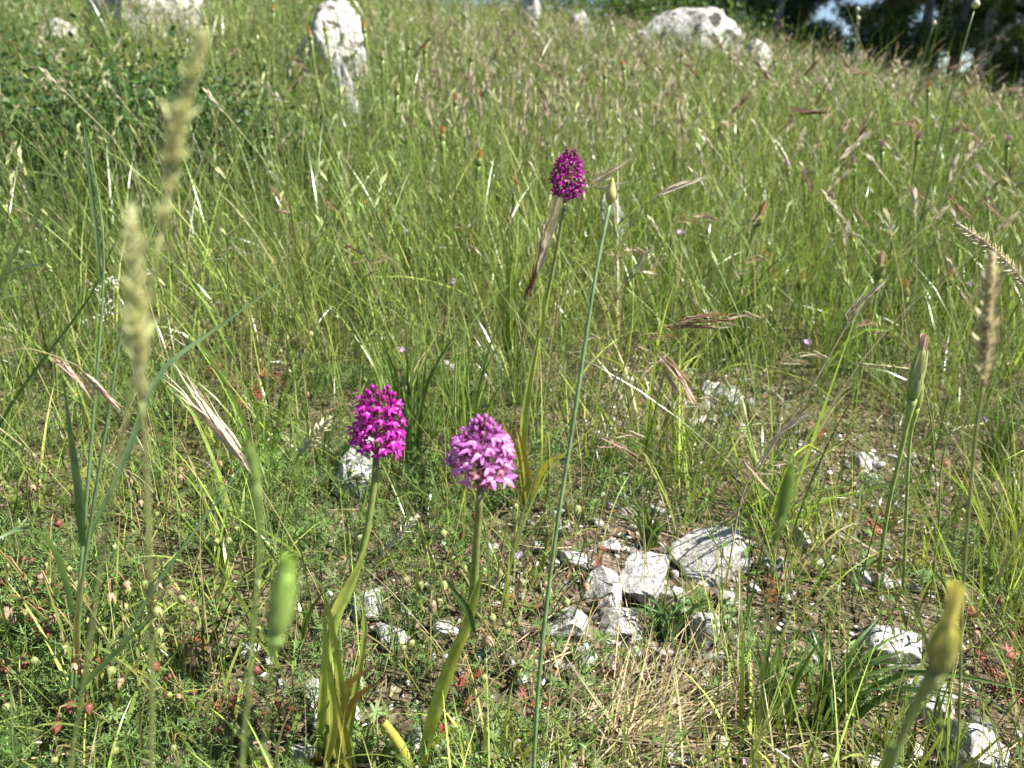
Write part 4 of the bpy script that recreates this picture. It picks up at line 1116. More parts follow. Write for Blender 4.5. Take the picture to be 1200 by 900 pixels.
onion([(1072, 160), (1080, 78), (1094, 30)], 2.4, "short onion stalk with a tiny white bud against the straight pine trunk", 3.0)
onion([(998, 160), (1001, 70), (1005, 14)], 2.4, "thin onion stalk with a small bud standing as one of a close pair", 3.0, "pair of thin onion stalks")
onion([(1002, 160), (1004, 80), (1006, 24)], 2.2, "thin onion stalk with a small bud standing as one of a close pair", 3.05, "pair of thin onion stalks")

# ---- brome grass
def spikelet_mesh(seed, col, awn=1.0):
    """unit spikelet along +X, 1 long"""
    r = random.Random(seed); a = Acc(); c = np.array(col)
    for k in range(7):
        s = 1 if k % 2 else -1; x0 = 0.02 + 0.085 * k; L = 0.36 - 0.01 * k
        dv = np.array([1, 0.11 * s + r.uniform(-.04, .04), r.uniform(-.06, .06)]); dv /= np.linalg.norm(dv)
        p0 = np.array([x0, 0.012 * s, 0])
        V, F, t = leaf(np.array([p0, p0 + dv * L * 0.4, p0 + dv * L]), np.array([0.035, 0.058, 0.010]), side=(0, 0.35, 0.94), fold=0.3 * s)
        f = r.uniform(0.8, 1.2); a.add(V, F, grad(t, c * f * 0.85, c * f * 1.15))
        p1 = p0 + dv * L; p2 = p1 + (dv + np.array([0, 0.10 * s, 0.03])) * 0.30 * awn
        a.add([p1 + (0, .004, .004), p1 - (0, .004, .004), p2], np.array([[0, 1, 2]]), c * 1.1)
    return a.mesh("spikelet", M_DRY)
PINKSTRAW = (0.52, 0.38, 0.30); PALE = (0.60, 0.52, 0.40); REDDISH = (0.32, 0.20, 0.14); GREENISH = (0.40, 0.40, 0.20); DARKRED = (0.17, 0.08, 0.07)
SPK = {n: [spikelet_mesh(i * 7 + q, c) for q in range(3)] for i, (n, c) in enumerate((("pink", PINKSTRAW), ("pale", PALE), ("red", REDDISH), ("green", GREENISH), ("dark", DARKRED)))}

def place_spikelet(root, p, d, L, kind, seed):
    o = bpy.data.objects.new("spikelet", SPK[kind][seed % 3]); COL.objects.link(o); o.parent = root
    q = Vector(d).to_track_quat('X', 'Z')
    o.matrix_local = Matrix.Translation(Vector(p) - root.location) @ q.to_matrix().to_4x4() @ Matrix.Rotation(seed * 1.3, 4, 'X') @ Matrix.Scale(L, 4)

def brome(pxs, spikes, label, kind, Y0=None, Y1=None, w=2.2, col=((0.24, 0.27, 0.09), (0.40, 0.33, 0.17)), group=None, name="brome_grass", cat="grass plant"):
    """culm through pixels bottom to top, spikelets given as pixel segments (base, tip)"""
    pts, b = stalk_pts(pxs, Y0, Y1)
    root = thing(name, label, cat, b, group)
    k = px_m(pts[-1]); P = smooth_path(pts, 26)
    V, F, t = tube(P, np.linspace(w * 0.5, w * 0.25, 26) * k, 6)
    part(Acc().add(V, F, grad(t, *col)), "culm", M_DRY, root)
    Yt = pts[-1].y
    for q, (a0, a1) in enumerate(spikes):
        dy = ((q * 29) % 7 - 3) * 0.0012 * Yt
        p0 = at(a0[0], a0[1], Yt + dy * 0.3); p1 = at(a1[0], a1[1], Yt + dy)
        # pedicel from the nearest culm point
        i = int(np.argmin(((P - np.array(p0)) ** 2).sum(1)))
        V, F, t = tube(smooth_path([P[i], (P[i] + np.array(p0)) / 2, np.array(p0) + (np.array(p1) - np.array(p0)) * 0.06], 5), 0.5 * k, 4)
        part(Acc().add(V, F, col[1]), "pedicel", M_DRY, root)
        place_spikelet(root, p0, p1 - p0, (p1 - p0).length, kind, q)
    return root

gL = 0.50
brome([(-40, 900), (-30, 600), (-10, 440), (20, 410), (55, 414), (90, 428)], [((58, 416), (98, 450)), ((66, 424), (92, 458)), ((72, 420), (112, 470)), ((88, 430), (130, 478)), ((100, 438), (148, 488)), ((110, 450), (146, 484))], "pinkish drooping brome head arching out beside the broad blue green blades", "pink", 0.45, 0.47)
brome([(400, 760), (372, 690), (330, 612), (285, 540)], [((292, 548), (222, 462)), ((288, 542), (204, 440)), ((280, 530), (230, 478)), ((300, 560), (240, 488)), ((282, 528), (198, 436))], "whitish brome head lying slantwise over the feathery leaves", "pale", None, None)
brome([(600, 470), (612, 400), (628, 320), (636, 270), (652, 222)], [((640, 270), (664, 206)), ((632, 300), (644, 246)), ((628, 312), (634, 262)), ((626, 330), (648, 256)), ((634, 292), (640, 248)), ((630, 320), (660, 226))], "whitish dry brome head leaning in front of the tallest orchid", "pale", None, None)
brome([(600, 480), (618, 380), (624, 345), (618, 310)], [((622, 345), (628, 300)), ((618, 350), (632, 306)), ((614, 356), (622, 318))], "dark brownish seed head just below the whitish leaning brome", "dark", None, None)
brome([(640, 420), (670, 300), (684, 222), (700, 200)], [((692, 212), (742, 186)), ((694, 216), (730, 190)), ((690, 220), (722, 204)), ((700, 222), (738, 214)), ((690, 208), (716, 196))], "straw coloured brome head pointing away beside the tallest orchid", "pale", None, None)
brome([(690, 470), (706, 380), (730, 335), (742, 318)], [((736, 322), (770, 284)), ((738, 326), (762, 300)), ((742, 318), (772, 320)), ((730, 332), (758, 306))], "pale brome with two spread spikelets beside the tall smooth stalk", "pale", None, None)
brome([(660, 480), (690, 380), (740, 262), (790, 216)], [((770, 228), (832, 206)), ((762, 234), (800, 210)), ((776, 224), (814, 208))], "long arching straw culm with a thin spikelet up the slope", "pale", None, None)
brome([(828, 620), (862, 600), (900, 530), (936, 478), (970, 420), (988, 388), (996, 375)], [((988, 388), (1014, 352)), ((992, 380), (1030, 336)), ((1000, 364), (1044, 322)), ((990, 372), (1018, 340))], "long straight whitish dry brome leaning over the open grass", "pale", None, None, 3.2, ((0.50, 0.42, 0.28), (0.56, 0.48, 0.36)))
brome([(850, 690), (870, 580), (898, 530), (908, 512)], [((906, 512), (952, 478)), ((910, 508), (962, 474)), ((900, 520), (940, 490))], "short whitish brome crossing the long straight dry one", "pale", None, None, 2.6, ((0.50, 0.42, 0.28), (0.56, 0.48, 0.36)))
brome([(690, 620), (730, 500), (756, 430), (776, 412)], [((770, 414), (800, 450)), ((776, 412), (816, 462)), ((784, 420), (822, 486)), ((776, 430), (800, 470)), ((762, 412), (742, 402))], "pinkish brown brome drooping over the pale pebbles", "pink", None, None)
brome([(700, 560), (740, 440), (770, 390), (800, 376)], [((790, 378), (846, 364)), ((800, 376), (878, 370)), ((796, 382), (850, 384)), ((780, 386), (826, 378)), ((804, 372), (858, 378))], "reddish brome spreading flat across the middle of the slope", "red", None, None)
brome([(690, 600), (720, 470), (745, 400), (770, 390)], [((760, 394), (784, 400)), ((764, 392), (800, 396))], "small reddish brome next to the flat spreading one", "red", None, None)
brome([(670, 640), (690, 560), (700, 520), (712, 512)], [((704, 512), (738, 528)), ((714, 514), (760, 548)), ((722, 530), (744, 548))], "small tan brome drooping behind the wild onion stalk", "pink", None, None)
brome([(1040, 880), (1000, 760), (900, 600), (880, 540), (870, 538)], [((872, 540), (905, 580)), ((868, 548), (884, 566))], "thin brome with a drooping pink head by the narrow white stone", "pink", None, None, 1.6)
brome([(300, 330), (318, 290), (346, 256), (340, 240)], [((340, 244), (304, 206)), ((344, 250), (316, 246)), ((332, 236), (310, 212))], "pale brown brome in the shade of the dark round leaved shrub", "pink", None, None)
brome([(470, 480), (452, 380), (432, 310), (412, 290)], [((430, 300), (396, 282)), ((428, 306), (408, 310)), ((440, 316), (420, 330)), ((398, 250), (378, 232))], "brownish brome nodding in the grass above the vivid orchid", "red", None, None)
RED_FAR = [((975, 134), (918, 128)), ((995, 190), (1018, 128)), ((1040, 148), (1078, 142)), ((1072, 112), (1094, 88)), ((1110, 232), (1140, 258)), ((1000, 246), (1018, 268)), ((990, 200), (1004, 182)), ((1150, 235), (1178, 262)), ((1120, 120), (1146, 92)), ((1128, 150), (1110, 158)), ((930, 140), (912, 156)), ((1020, 90), (990, 80)), ((960, 70), (940, 92)), ((1140, 70), (1110, 82)), ((880, 110), (850, 140)), ((1190, 190), (1170, 230)), ((1060, 220), (1084, 232)), ((840, 150), (866, 140)), ((770, 120), (784, 100)), ((1176, 110), (1198, 100))]
for k, (a0, a1) in enumerate(RED_FAR):
    Y = 1.45 + 1.0 * (260 - a0[1]) / 170
    dx, dy = a1[0] - a0[0], a1[1] - a0[1]
    brome([(a0[0] - dx * 0.3 - 8, a0[1] + 130), (a0[0] - dx * 0.15, a0[1] + 60), (a0[0], a0[1] - 2), (a0[0] + dx * 0.3, a0[1] + dy * 0.2 - 4)], [((a0[0] + dx * f, a0[1] + dy * f - 3 * (1 - f)), (a0[0] + dx * (f + 0.6) + g, a0[1] + dy * (f + 0.6) + abs(g))) for f, g in ((0, 3), (0.15, -4), (0.3, 5), (0.42, 0))], "reddish nodding brome head in the pale upper grass", "red" if k % 3 else "dark", Y, Y, 1.8, group="reddish bromes of the upper slope")

ARCH = [((700, 300), (742, 290)), ((748, 350), (772, 300)), ((820, 390), (868, 366)), ((735, 440), (770, 420)), ((790, 480), (826, 462)), ((690, 530), (734, 506)), ((850, 330), (884, 300)), ((905, 430), (950, 412)), ((960, 300), (985, 262)), ((780, 262), (824, 250)), ((660, 420), (690, 392)), ((880, 560), (916, 540)), ((560, 300), (540, 262)), ((480, 250), (500, 214)), ((420, 330), (446, 300)), ((1060, 400), (1020, 376)), ((330, 300), (350, 262)), ((240, 310), (268, 286))]
for k, (a0, a1) in enumerate(ARCH):
    dx, dy = a1[0] - a0[0], a1[1] - a0[1]
    Y = gnd(a0[0] - dx, a0[1] + 95).y
    brome([(a0[0] - dx * 1.2, a0[1] + 95), (a0[0] - dx * 0.8, a0[1] + 45), (a0[0], a0[1]), (a0[0] + dx * 0.7, a0[1] + dy * 0.9), (a0[0] + dx * 1.1, a0[1] + dy * 0.8)], [((a0[0] + dx * f, a0[1] + dy * f), (a0[0] + dx * (f + 0.55), a0[1] + dy * (f + 0.3) + g)) for f, g in ((0.25, 6), (0.5, 10), (0.7, 3), (0.9, 12), (1.05, 18))], "straw coloured brome arching thinly over the middle slope", "pale" if k % 3 else "pink", Y, Y, 1.5, group="straw bromes of the middle slope")

# ---- dense fuzzy spikes
def plume(pxs, a0, a1, w_px, label, col, Y0, Y1, n=150, stalk_w=3, seed=1, name="plume_grass", bend=0.0, gaps=()):
    pts, b = stalk_pts(pxs, Y0, Y1)
    r = random.Random(seed)
    root = thing(name, label, "grass plant", b)
    k = px_m(pts[-1]); P = smooth_path(pts, 18)
    V, F, t = tube(P, stalk_w * 0.5 * k, 6)
    part(Acc().add(V, F, grad(t, (0.16, 0.22, 0.06), (0.28, 0.30, 0.12))), "culm", M_STEM, root)
    Yt = pts[-1].y
    p0 = np.array(at(*a0, Yt)); p1 = np.array(at(*a1, Yt)); ax = p1 - p0; L = np.linalg.norm(ax); Fm = frame_to(ax)
    a = Acc(); c = np.array(col)
    V, F, t = tube(np.array([p0 + ax * v + Fm[:, 0] * bend * L * math.sin(v * math.pi) for v in np.linspace(0, 1, 8)]), w_px * 0.10 * k, 6); a.add(V, F, c * 0.8)
    for q in range(n):
        u = (q + r.random()) / n
        if any(g0 < u < g1 for g0, g1 in gaps): continue
        ph = q * 2.4; rad = Fm @ np.array([math.cos(ph), math.sin(ph), 0])
        o = p0 + ax * u + Fm[:, 0] * bend * L * math.sin(u * math.pi)
        wf = math.sin(math.pi * min(1, 0.12 + 0.83 * u)) ** 0.6 * (0.88 + 0.2 * math.sin(u * 19 + seed) * math.sin(u * 7.3))
        d = rad * 0.75 + Fm[:, 2] * 0.75; d /= np.linalg.norm(d)
        ll = w_px * 0.62 * k * wf * r.uniform(0.5, 1.35)
        V, F, t = leaf(np.array([o, o + d * ll * 0.5, o + d * ll]), np.array([0.18, 0.36, 0.03]) * ll, side=np.cross(d, rad) + 0.3 * rad, fold=0.3)
        a.add(V, F, grad(t, c * r.uniform(0.75, 0.95), c * r.uniform(1.0, 1.25)))
    part(a, "seed_head", M_DRY, root)
    return root
plume([(60, 1150), (110, 720), (160, 420), (188, 275)], (190, 268), (241, 36), 38, "taller blurred pale green fuzzy grass spike close to the lens", (0.60, 0.62, 0.32), 0.20, 0.20, 150, 5, 1, gaps=((0.10, 0.17), (0.27, 0.31)), bend=-0.03)
plume([(180, 1150), (178, 800), (172, 560), (166, 470)], (166, 468), (154, 244), 42, "lower blurred pale green fuzzy grass spike beside the taller one", (0.58, 0.60, 0.32), 0.20, 0.195, 180, 6, 2)
plume([(1120, 900), (1128, 700), (1142, 520), (1152, 452)], (1152, 452), (1163, 296), 34, "creamy upright cylindrical grass spike beside the long green bud", (0.58, 0.54, 0.36), 0.36, 0.34, 170, 4, 3)
plume([(1260, 620), (1250, 460), (1225, 360), (1204, 338)], (1206, 340), (1120, 262), 22, "cream plume of grass arching in behind the creamy upright spike", (0.58, 0.54, 0.38), 0.62, 0.60, 120, 4, 4, bend=0.05)
plume([(330, 640), (338, 580), (346, 545), (352, 530)], (350, 534), (388, 488), 20, "short pale feathery spikelet behind the slanting whitish brome", (0.50, 0.50, 0.32), 0.62, 0.62, 40, 2, 5)
plume([(420, 760), (428, 690), (440, 664), (446, 650)], (446, 650), (490, 604), 17, "short whitish feathery spikelet between the two near orchids", (0.55, 0.54, 0.40), 0.60, 0.60, 44, 2, 6)
plume([(1100, 620), (1092, 500), (1078, 440), (1064, 432)], (1064, 432), (1008, 426), 11, "thin greenish spike lying level beside the long green bud", (0.45, 0.46, 0.25), 0.85, 0.85, 50, 2, 7)
plume([(1100, 620), (1102, 560), (1110, 515), (1116, 506)], (1112, 506), (1152, 496), 12, "short greenish spike below the creamy upright one", (0.45, 0.46, 0.25), 0.72, 0.72, 40, 2, 8)

# ---- broad blue green grass plant
BG = [(0.13, 0.21, 0.08), (0.16, 0.25, 0.11), (0.18, 0.27, 0.12)]
b = gnd(84, 866); Yb = b.y
root = thing("broad_leaved_grass", "tall grass with broad blue green blades and stout culms", "grass plant", b)
def culm(root, pxs, Ys, w_px, cols, name="culm"):
    P = smooth_path([at(px, py, Y) for (px, py), Y in zip(pxs, Ys)], 20); m = Vector(P[10])
    V, F, t = tube(P, np.interp(np.linspace(0, 1, 20), [0, 0.6, 1], [w_px * 0.5, w_px * 0.4, w_px * 0.06]) * px_m(m), 8)
    return part(Acc().add(V, F, grad(t, *cols)), name, M_STEM, root)
culm(root, [(78, 880), (88, 740), (96, 650), (110, 480), (122, 300), (106, 170)], lin(Yb, Yb + .03, 6), 4.5, BG)
culm(root, [(84, 870), (95, 700), (110, 590), (128, 480), (146, 370), (182, 262)], lin(Yb, Yb - .01, 6), 4.5, BG)
plant_leaf(root, "blade", [(98, 640), (94, 580), (85, 520), (73, 436)], lin(Yb, Yb - .02, 4), 13, BG)
plant_leaf(root, "blade", [(100, 640), (150, 530), (186, 440), (255, 384), (362, 308)], lin(Yb, Yb + .06, 5), 8, BG)
plant_leaf(root, "blade", [(86, 720), (74, 664), (54, 628), (28, 618), (-20, 640)], lin(Yb, Yb - .09, 5), 12, BG)
plant_leaf(root, "blade", [(78, 822), (110, 790), (150, 750), (184, 716)], lin(Yb, Yb - .05, 4), 8, BG)
plant_leaf(root, "blade", [(118, 330), (112, 260), (102, 180), (98, 138)], lin(Yb + .02, Yb + .03, 4), 5, BG)
plant_leaf(root, "blade", [(84, 860), (120, 800), (180, 690), (260, 580), (310, 505)], lin(Yb, Yb + .05, 5), 5, BG)
plant_leaf(root, "withered_blade", [(92, 790), (90, 740), (94, 690), (99, 664)], lin(Yb - .01, Yb - .02, 4), 7, [(0.40, 0.28, 0.10), (0.5, 0.42, 0.12), (0.52, 0.46, 0.12)], mat=M_DRY)
root = thing("broad_leaved_grass", "grass with long pale blades slanting up from beyond the left side of the feathery carpet", "grass plant", gnd(-30, 560))
Yq = root.location.y
plant_leaf(root, "blade", [(-30, 560), (-20, 400), (20, 290), (84, 190)], lin(Yq, Yq - .1, 4), 8, [(0.2, 0.28, 0.1)] * 2)
plant_leaf(root, "blade", [(-30, 560), (-30, 420), (0, 330), (40, 310), (70, 320)], lin(Yq, Yq - .1, 5), 6, [(0.24, 0.3, 0.12)] * 2)
plant_leaf(root, "blade", [(-30, 560), (10, 480), (60, 410), (110, 340), (148, 250)], lin(Yq, Yq - .05, 5), 5, [(0.15, 0.22, 0.06)] * 2)

# ---- arching tuft near the white slab and other tufts
def tuft(px, py, label, n, lean, hpx, col, seed, w_px=5.5, dirs=(-0.5, 1.1)):
    b = gnd(px, py); root = thing("grass_tuft", label, "grass tuft", b)
    r = random.Random(seed); k = px_m(b)
    for q in range(n):
        az = r.uniform(*dirs); h = hpx * k * r.uniform(0.55, 1.1); ln = lean * r.uniform(0.5, 1.2)
        d = Vector((math.sin(az), math.cos(az) * r.uniform(-1, 1) * 0.8, 0))
        o = b + Vector((r.gauss(0, 0.006), r.gauss(0, 0.006), -0.003))
        P = smooth_path([o, o + d * h * ln * 0.35 + Vector((0, 0, h * 0.5)), o + d * h * ln + Vector((0, 0, h * (0.95 - 0.45 * min(1, ln))))], 9)
        V, F, t = leaf(P, BLADE_W(9) * w_px * k * r.uniform(0.6, 1.2), fold=0.25, ref=(r.uniform(-.4, .4), -0.8, 0.4))
        c = np.array(col) * r.uniform(0.75, 1.3)
        part(Acc().add(V, F, grad(t, c * 1.1, c, c * 1.05)), "blade", M_GRASS, root)
    return root
tuft(962, 862, "arching green tuft of wide blades leaning over the white rocks", 34, 1.0, 190, (0.09, 0.16, 0.04), 1, 7, (-0.3, 1.3))
tuft(905, 850, "upright green grass tuft beside the arching one", 22, 0.35, 170, (0.11, 0.18, 0.04), 2, 5, (-1, 1))
tuft(545, 560, "tall upright grass tuft between the near orchids and the purple one", 26, 0.30, 230, (0.20, 0.28, 0.07), 3, 4.5, (-1.2, 1.2))
tuft(480, 560, "tall grass tuft just behind the vivid magenta orchid", 22, 0.30, 220, (0.17, 0.25, 0.06), 4, 4.5, (-1.2, 1.2))
tuft(760, 640, "short dense grass tuft behind the tallest grey rock", 26, 0.6, 80, (0.11, 0.17, 0.04), 5, 3.5, (-1.3, 1.3))
tuft(785, 745, "leafy grey green tuft growing through the stone group", 20, 0.6, 90, (0.10, 0.17, 0.06), 6, 7, (-1.3, 1.3))
tuft(860, 420, "dense grass tuft above the pale pebbles", 26, 0.4, 170, (0.14, 0.22, 0.05), 7, 4, (-1.3, 1.3))
tuft(600, 430, "long bladed tuft around the tallest orchid stem", 24, 0.3, 200, (0.22, 0.28, 0.07), 8, 5, (-1.0, 1.0))
tuft(1160, 560, "fine tuft below the creamy upright spike", 22, 0.5, 120, (0.12, 0.18, 0.04), 9, 4, (-1.2, 1.2))

# ---- broken yellow stem
b = gnd(482, 912); root = thing("broken_stem", "broken yellow green stem stub with a brown tip between the near orchids", "plant stem", b)
P = smooth_path([b, at(474, 885, b.y), at(462, 864, b.y - .004), at(447, 843, b.y - .008)], 14)
V, F, t = tube(P, np.linspace(9, 4.6, 14) * px_m(b), 10)
part(Acc().add(V, F, grad(t, (0.30, 0.32, 0.06), (0.38, 0.36, 0.07), (0.46, 0.38, 0.09))), "stem", M_STEM, root)
V, F, t = tube(np.array([P[-1] + (P[-2] - P[-1]) * 0.25, P[-1] + (P[-1] - P[-2]) * 0.12]), np.array([4.9, 4.4]) * px_m(b), 10)
part(Acc().add(V, F, (0.10, 0.05, 0.03)), "withered_tip", M_DRY, root)

# ---- small herbs with nodding seed capsules
def capsule_proto(kind, seed):
    r = random.Random(seed)
    root = thing("rockrose", "", "herb", (0, 0, 0))
    green = (0.16, 0.22, 0.06); cc = {'g': (0.33, 0.37, 0.14), 'r': (0.24, 0.085, 0.06), 's': (0.38, 0.27, 0.17)}[kind]
    for k in range(3):
        az = r.uniform(0, 6.28); h = r.uniform(0.045, 0.085); ln = r.uniform(0.3, 0.8) * h
        tip = Vector((math.cos(az) * ln, math.sin(az) * ln, h))
        P = smooth_path([(0, 0, -0.004), (tip.x * 0.4, tip.y * 0.4, h * 0.6), (tip.x * 0.85, tip.y * 0.85, h * 1.02), tuple(tip - Vector((0, 0, 0.006)))], 9)
        V, F, t = tube(P, 0.0006, 5)
        st = part(Acc().add(V, F, grad(t, green, (0.28, 0.14, 0.08))), "stem", M_STEM, root)
        o = P[-1]; a = Acc(); L = r.uniform(0.0058, 0.008)
        d = np.array([math.cos(az) * 0.35, math.sin(az) * 0.35, -0.9]); d /= np.linalg.norm(d)
        V, F, t = tube(np.array([o + d * L * u for u in (0, .1, .3, .55, .8, 1.0)]), np.array([0.12, 0.33, 0.42, 0.38, 0.2, 0.02]) * L, 8)
        a.add(V, F, grad(t, np.array(cc) * 0.7, cc, np.array(cc) * 0.7 + np.array((0.10, 0.09, 0.02))))
        fr = frame_to(d)
        for q in range(5):
            ph = q * 1.2566; rad = fr @ np.array([math.cos(ph), math.sin(ph), 0])
            V, F, t = leaf(np.array([o, o + d * L * 0.45 + rad * L * 0.46, o + d * L * 1.1 + rad * L * (0.15 if kind != 's' else 0.5)]), np.array([0.2, 0.42, 0.04]) * L, side=np.cross(d, rad), fold=-0.15)
            a.add(V, F, grad(t, np.array(cc) * (0.6 + 0.1 * q), np.array(cc) * 0.8 + np.array((0.08, 0.03, 0.01)) * (q % 3)))
        part(a, "capsule", M_BUD, root)
        for q in range(4):
            u = 2 + q; p = P[min(8, u)]; ph = r.uniform(0, 6.28); dd = np.array([math.cos(ph), math.sin(ph), 0.3]) * 0.010
            V, F, t = leaf(np.array([p, p + dd * 0.5, p + dd]), np.array([0.3, 1, 0.1]) * 0.0026, fold=0.1)
            part(Acc().add(V, F, (0.12, 0.18, 0.05)), "leaf", M_LEAF, root)
    return root
CAP_TXT = {'g': ("small herb with nodding pale green seed capsules among feathery leaves", "herbs with pale green capsules"), 'r': ("small herb with nodding dark red seed capsules near the soil", "herbs with red capsules"), 's': ("small herb with open straw pink dried capsules", "herbs with dried capsules")}
CAPS = {'g': [(68, 745), (160, 790), (95, 770), (208, 740), (340, 748), (12, 830), (252, 762), (46, 720), (70, 724), (185, 700), (320, 425), (313, 430), (355, 462), (440, 420), (505, 770), (150, 760), (486, 690), (512, 680), (260, 640), (300, 715), (250, 870), (130, 880), (690, 640), (1070, 800), (1180, 870), (1150, 845), (70, 690), (240, 610), (220, 395), (270, 405), (610, 770), (545, 800), (1055, 750), (1160, 620), (1090, 620), (990, 770), (540, 690), (380, 420), (200, 400)],
        'r': [(40, 775), (62, 712), (116, 830), (206, 866), (240, 862), (316, 838), (262, 448), (280, 472), (150, 835), (1192, 780), (1175, 790), (20, 700), (98, 730), (270, 845), (310, 400), (30, 850), (575, 640), (1140, 745)],
        's': [(78, 735), (165, 715), (90, 742), (130, 790), (222, 820), (190, 600), (240, 420), (180, 410), (505, 800), (585, 755), (640, 690), (1085, 740), (35, 590), (330, 480), (250, 550)]}
for kd in 'grs':
    protos = [capsule_proto(kd, s * 3 + ord(kd)) for s in range(3)]; used = set()
    for k, (px, py) in enumerate(CAPS[kd]):
        p = k % 3
        o = protos[p] if p not in used else copy_tree(protos[p]); used.add(p)
        g = gnd(px, py + 28)
        o.location = g; o.rotation_euler = (0, 0, k * 1.7); s = 0.8 + 0.4 * ((k * 13) % 7) / 6; o.scale = (s, s, s)
        tag(o, CAP_TXT[kd][0], "herb", CAP_TXT[kd][1])

# ---- cut-leaved low plants: red cranesbill leaves, one yellow green rosette
def lobed_plant(px, py, label, col0, col1, n_leaf, size, seed, name, group=None, lobes=7):
    b = gnd(px, py); root = thing(name, label, "herb", b, group); r = random.Random(seed)
    for k in range(n_leaf):
        az = r.uniform(0, 6.28); rr = size * r.uniform(0.2, 1.0); hz = r.uniform(0.008, 0.028)
        c = b + Vector((math.cos(az) * rr, math.sin(az) * rr, hz + (Hs(b.x + math.cos(az) * rr, b.y + math.sin(az) * rr) - b.z)))
        V, F, t = tube(smooth_path([b, (b + c) / 2 + Vector((0, 0, 0.006)), c], 5), 0.0005, 4)
        part(Acc().add(V, F, col0), "leaf_stalk", M_STEM, root)
        nrm = Vector((r.gauss(0, .35), r.gauss(-0.3, .35), 1)).normalized(); fr = frame_to(nrm); a = Acc(); L = size * r.uniform(0.26, 0.42)
        f = r.random(); cc = np.array(col0) * (1 - f) + np.array(col1) * f
        for q in range(lobes):
            ph = (q / (lobes - 1) - 0.5) * 4.6; d = fr @ np.array([math.cos(ph), math.sin(ph), 0.12])
            LL = L * (1 - 0.15 * abs(q - lobes // 2) / (lobes / 2))
            V, F, t = leaf(np.array([np.array(c), np.array(c) + d * LL * 0.6, np.array(c) + d * LL]), np.array([0.10, 0.26, 0.05]) * L, side=np.cross(fr[:, 2], d), fold=0.1)
            a.add(V, F, cc * r.uniform(0.85, 1.2))
        part(a, "leaf", M_LEAF, root)
    return root
lobed_plant(128, 826, "yellow green rosette of cut leaves on the soil", (0.34, 0.36, 0.07), (0.48, 0.44, 0.08), 5, 0.022, 1, "cut_leaved_rosette", lobes=9)
for k, (px, py, sz) in enumerate([(266, 462, .03), (284, 478, .03), (1020, 622, .03), (1040, 612, .025), (1190, 790, .03), (60, 715, .025), (250, 440, .03), (555, 815, .022), (620, 850, .02), (1140, 735, .02), (910, 700, .02), (318, 842, .025), (510, 872, .018), (612, 720, .02), (1120, 560, .03), (330, 455, .03), (1165, 815, .02), (225, 770, .018), (705, 680, .02), (965, 520, .03)]):
    lobed_plant(px, py, "low cranesbill with dark red finely cut leaves on bare soil", (0.24, 0.05, 0.035), (0.32, 0.14, 0.06), 4, sz, 20 + k, "red_cranesbill", "red cranesbills")
# leafy low plants with plain green cut leaves in the open
for k, (px, py, sz) in enumerate([(420, 890, .03), (640, 740, .03), (690, 770, .035), (530, 640, .03), (870, 660, .04), (840, 740, .04), (1100, 700, .03), (930, 790, .03), (580, 850, .03), (600, 590, .03), (1010, 800, .03), (1150, 690, .03), (30, 640, .03), (170, 860, .035), (650, 800, .035)]):
    lobed_plant(px, py, "low green herb with finely cut leaves in open stony ground", (0.11, 0.19, 0.05), (0.18, 0.26, 0.07), 5, sz, 60 + k, "green_cranesbill", "green cut leaved herbs")

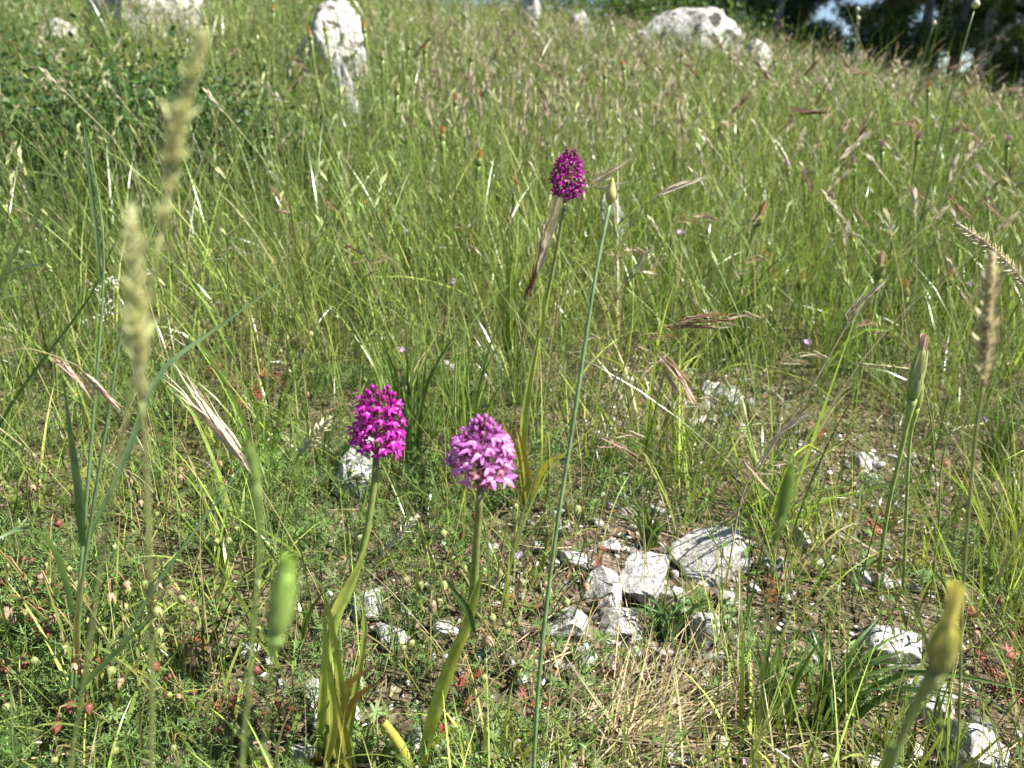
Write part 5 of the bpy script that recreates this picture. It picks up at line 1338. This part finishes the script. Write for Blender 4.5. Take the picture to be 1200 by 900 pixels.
# ---- tiny lilac flowers and a white bedstraw
def tiny_flower(px, py, label, col, group, size_px=8, Y=None, hgt=0.06):
    g = gnd(px, py + 40)
    top = at(px, py, g.y) if Y is None else at(px, py, Y)
    b = Vector((top.x, top.y, Hs(top.x, top.y)))
    root = thing("tiny_wildflower", label, "wildflower", b, group)
    V, F, t = tube(smooth_path([b, (b + top) / 2 + Vector((0.003, 0, 0)), top], 8), 0.0006, 5)
    part(Acc().add(V, F, (0.14, 0.2, 0.06)), "stem", M_STEM, root)
    k = px_m(top); fr = frame_to((0.1, -0.6, 0.8))
    for q in range(5):
        ph = q * 1.2566; d = fr @ np.array([math.cos(ph), math.sin(ph), 0.25]); o = np.array(top)
        V, F, t = leaf(np.array([o, o + d * size_px * .3 * k, o + d * size_px * .55 * k]), np.array([0.12, 0.42, 0.2]) * size_px * k, side=np.cross(fr[:, 2], d), fold=0.1)
        part(Acc().add(V, F, col), "petal", M_PETAL, root)
for px, py in [(941, 519), (1153, 492), (1136, 333), (946, 401), (606, 651), (874, 893), (475, 272), (797, 272), (470, 410), (530, 330)]:
    tiny_flower(px, py, "tiny lilac flower low in the grass", (0.55, 0.36, 0.66), "tiny lilac flowers")
for px, py in [(90, 461), (1100, 250), (430, 236), (520, 210), (640, 250), (760, 300), (815, 330)]:
    tiny_flower(px, py, "tiny yellow flower head low in the grass", (0.72, 0.55, 0.05), "tiny yellow flowers", 6)
b = gnd(125, 430); root = thing("white_bedstraw", "small white flowered herb in front of the fuzzy spikes", "wildflower", b)
r = random.Random(3)
for k in range(9):
    px, py = [(128, 328), (136, 334), (112, 338), (122, 352), (128, 356), (118, 372), (106, 378), (130, 366), (178, 322)][k]
    top = at(px, py, b.y + r.uniform(-.02, .02))
    V, F, t = tube(smooth_path([b, (b + top) / 2 + Vector((0.01, 0, 0)), top], 8), 0.0006, 5)
    part(Acc().add(V, F, (0.16, 0.22, 0.07)), "stem", M_STEM, root)
    a = Acc()
    for q in range(9):
        c = np.array(top) + np.array([r.gauss(0, .004), r.gauss(0, .004), r.gauss(0, .003)])
        for m in range(4):
            ph = m * 1.57 + r.random(); d = np.array([math.cos(ph), math.sin(ph) * 0.8, 0.4 * math.sin(ph) + 0.3]) * 0.0024
            V, F, t = leaf(np.array([c, c + d * .6, c + d]), np.array([0.2, 1, 0.3]) * 0.0016, fold=0.05); a.add(V, F, (0.75, 0.75, 0.68))
    part(a, "flower_cluster", M_PETAL, root)
